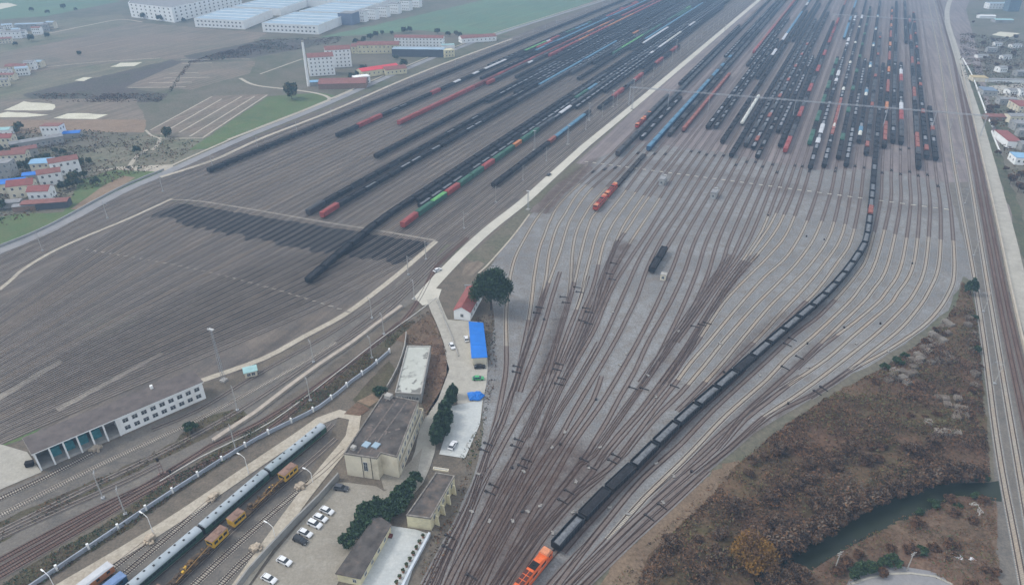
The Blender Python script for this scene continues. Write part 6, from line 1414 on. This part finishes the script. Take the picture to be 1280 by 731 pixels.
# stacked concrete sleepers in the scrub
m_slp = M('sleeper_concrete', (.225, .19, .155), .25, 1.0, .95, 0, (.14, .10, .08)); m_slp2 = M('sleeper_pale', (.30, .265, .225), .15, 1.0, .95)
def stack_mesh(seed, layers, mat):
    r_ = random.Random(seed); b = MB()
    for l in range(layers):
        for k in range(5): b.box((r_.uniform(-.15, .15), -1.0 + k * .5 + r_.uniform(-.06, .06), .15 + l * .27), (2.5, .26, .2), r_.uniform(-.05, .05), 0, None, .8)
        if l < layers - 1: b.box((-.8, 0, .275 + l * .27), (.1, 2.2, .06)); b.box((.8, 0, .275 + l * .27), (.1, 2.2, .06))
    return b.mesh('sleeper_stack', [mat])
SMESH = [stack_mesh(k, 5 + k % 3, m_slp if k < 4 else m_slp2) for k in range(6)]
STK = [((1182,404),(1178,411),(1183,420),(1178,429),(1170,434),(1162,438),(1159,445),(1152,452),(1146,457),(1165,420),(1160,429),(1154,437),(1146,447),(1139,453),(1156,444),(1148,454),(1141,462),(1135,471),(1133,482),(1123,477),(1127,467),(1117,467),(1113,475),(1109,480),(1187,409),(1172,424),(1141,470),(1127,476)), ((1162,458),(1180,448),(1180,458),(1191,456),(1185,452),(1173,456)), ((1208,391),(1210,401),(1208,411),(1214,419),(1215,429),(1215,440),(1217,471),(1217,484)), ((1171,501),(1180,503),(1195,503),(1182,511),(1195,514),(1203,516),(1192,529),(1203,524),(1195,522)), ((1158,534),(1170,547),(1181,547),(1193,548))]
SLAB = [('stack of concrete sleepers in the long double row at the edge of the gravel', 'sleeper stacks in the long double row'), ('stack of brown sleepers standing apart below the double row', 'sleeper stacks standing apart'), ('stack of reddish sleepers in the column beside the main line', 'sleeper stacks beside the main line'), ('stack of sleepers in the cluster on the bare sandy spot', 'sleeper stacks on the sandy spot'), ('pile of pale sleepers lying lowest in the scrub', 'pale sleeper piles')]
for gi, pts in enumerate(STK):
    for k, p in enumerate(pts):
        x, y = G(*p); z_ = float(zs(np.array([x]), np.array([y]))[0])
        tag(inst(SMESH[(4 + k % 2) if gi == 4 or (gi == 0 and k % 3 == 0) else k % 4], 'sleeper_stack', None, (x, y, z_ - .05), R(18 if gi < 3 else 75) + random.uniform(-.05, .05), (1.1, 1.0, 1.0)), *[SLAB[gi][0], 'sleeper stack', SLAB[gi][1]])
F('bare_soil', [(1178, 478), (1196, 470), (1206, 484), (1208, 498), (1190, 500), (1180, 492)], g_tan, .12, .5, step=2)
# tarpaulins and scraps
def sheet(name, label, pts, z, mat, cat, amp=.35, seed=3):
    P = [G(*p) for p in pts]; cx = sum(p[0] for p in P) / len(P); cy = sum(p[1] for p in P) / len(P); r_ = random.Random(seed); b = MB()
    P = wobble(P, .25, 1.2); n = len(P); I = [((x - cx) * .55 + r_.uniform(-.2, .2), (y - cy) * .55 + r_.uniform(-.2, .2), z + amp * r_.uniform(.5, 1.3)) for x, y in P]; O = [(x - cx, y - cy, z + r_.uniform(-.02, .12)) for x, y in P]
    for i in range(n): j = (i + 1) % n; b.face([O[i], O[j], I[j], I[i]]); b.face([I[i], I[j], (0, 0, z + amp)])
    for i in range(n): j = (i + 1) % n; b.face([O[j], O[i], (O[i][0], O[i][1], z - .3), (O[j][0], O[j][1], z - .3)])
    return tag(b.build(name, mat, None, (cx, cy, 0)), label, cat)
m_tarpw = M('white_plastic', (.66, .66, .70), .08, .8, .5)
sheet('plastic_sheet', 'crumpled white plastic sheet lying on the red soil', [(1185, 692), (1192, 692), (1206, 703), (1204, 706), (1192, 702), (1185, 697)], 1.1, m_tarpw, 'sheet'); sheet('plastic_sheet', 'small white plastic sheet beside the larger one', [(1207, 702), (1212, 698), (1219, 704), (1209, 706)], 1.1, m_tarpw, 'sheet', .3, 4)
sheet('concrete_slab', 'pale broken concrete slab near the river and the main line', [(1209, 632), (1218, 629), (1229, 643), (1222, 647)], .9, m_conc, 'slab', .12, 5)
sheet('tarpaulin', 'bright blue tarpaulin over goods on the paved yard', [(584, 493), (600, 491), (606, 496), (600, 502), (587, 502)], .9, r_blue, 'tarpaulin', 1.0, 6)
mb = MB(); mb.box((0, 0, .35), (3.2, .9, .4)); mb.box((0, .5, .7), (3.2, .12, .5)); tag(mb.build('bench', m_dred, None, (*G(484, 671), .22), R(-12)), 'dark red bench on the pale paved court', 'bench')
mb = MB(); mb.box((0, 0, .7), (2.2, 1.6, 1.4)); mb.box((0, 0, 1.5), (2.4, 1.8, .15)); tag(mb.build('dark_kiosk', m_soot, None, (*G(38, 582), .15), R(20)), 'small dark kiosk on the pale apron of the white building', 'kiosk')
pot = [crown_mesh('foliage', .6, 1.0, .55, 160, .14, [l_mid, l_olive], [2, 1], 40, 8, .3)]; b = MB(); b.cyl((0, 0, 0), (0, 0, .6), .35, .45, 10); ptm = b.mesh('pot', [M('terracotta', (.30, .15, .10), .15)])
for k in range(9):
    f_ = k / 8; px_, py_ = 533 - 33 * f_, 672 + 58 * f_; o = empty('potted_plant', (*G(px_ - 4, py_), .22), k, 'potted plant standing along the low white court wall', 'plant', 'potted plants along the court wall'); inst(ptm, 'pot', o); inst(pot[0], 'foliage', o)
# loose stones, boxes and litter on the gravel
rr = random.Random(9); m_stone = M('pale_debris', (.27, .255, .235), .2, 1)
b = MB(); b.box((0, 0, .2), (1.2, .8, .45)); b.box((.5, .3, .35), (.5, .5, .4)); cbm = b.mesh('cable_box', [m_stone]); b = MB(); b.box((0, 0, .35), (.7, .7, .7)); b.box((0, 0, .74), (.8, .8, .08)); cbm2 = b.mesh('signal_cabinet', [m_pm])
for k, (px_, py_) in enumerate(((736, 585), (720, 603), (716, 641), (780, 600), (762, 635), (691, 667), (598, 593), (675, 633), (641, 652), (737, 642), (820, 580), (706, 541), (655, 590), (820, 497), (775, 457), (783, 443), (848, 415), (766, 391), (842, 596), (785, 643), (829, 629), (660, 640), (612, 652), (590, 640), (750, 560), (690, 560), (810, 470), (900, 430), (950, 470), (1010, 460), (1070, 430), (1110, 440))):
    tag(inst(cbm, 'cable_box', None, (*G(px_, py_), .07), rr.uniform(0, 3)), 'pale concrete cable box lying on the gravel of the grey yard', 'cable box', 'cable boxes on the gravel')
for k, (px_, py_) in enumerate(((653, 640), (864, 590), (700, 556), (1030, 300), (960, 270), (1009, 430), (905, 466), (1100, 405), (1055, 410), (985, 505), (1008, 296), (1140, 330), (745, 500), (640, 585), (725, 640), (680, 400))):
    tag(inst(cbm2, 'signal_cabinet', None, (*G(px_, py_), .07), R(66)), 'dark signal cabinet beside a track of the grey yard', 'cabinet', 'signal cabinets of the grey yard')
# ------------------------------------------------------------------ the air
hm = bpy.data.materials.new('haze'); hm.use_nodes = True; hn = hm.node_tree; hn.nodes.clear()
pv = hn.nodes.new('ShaderNodeVolumePrincipled'); pv.inputs['Density'].default_value = 0.00034
pv.inputs['Color'].default_value = (.46, .70, 1.0, 1); pv.inputs['Anisotropy'].default_value = .0
ho = hn.nodes.new('ShaderNodeOutputMaterial'); hn.links.new(pv.outputs[0], ho.inputs['Volume'])
mb = MB(); mb.box((0, 1450, 86.5), (5400, 3700, 177))
tag(mb.build('haze', hm), kind='stuff')
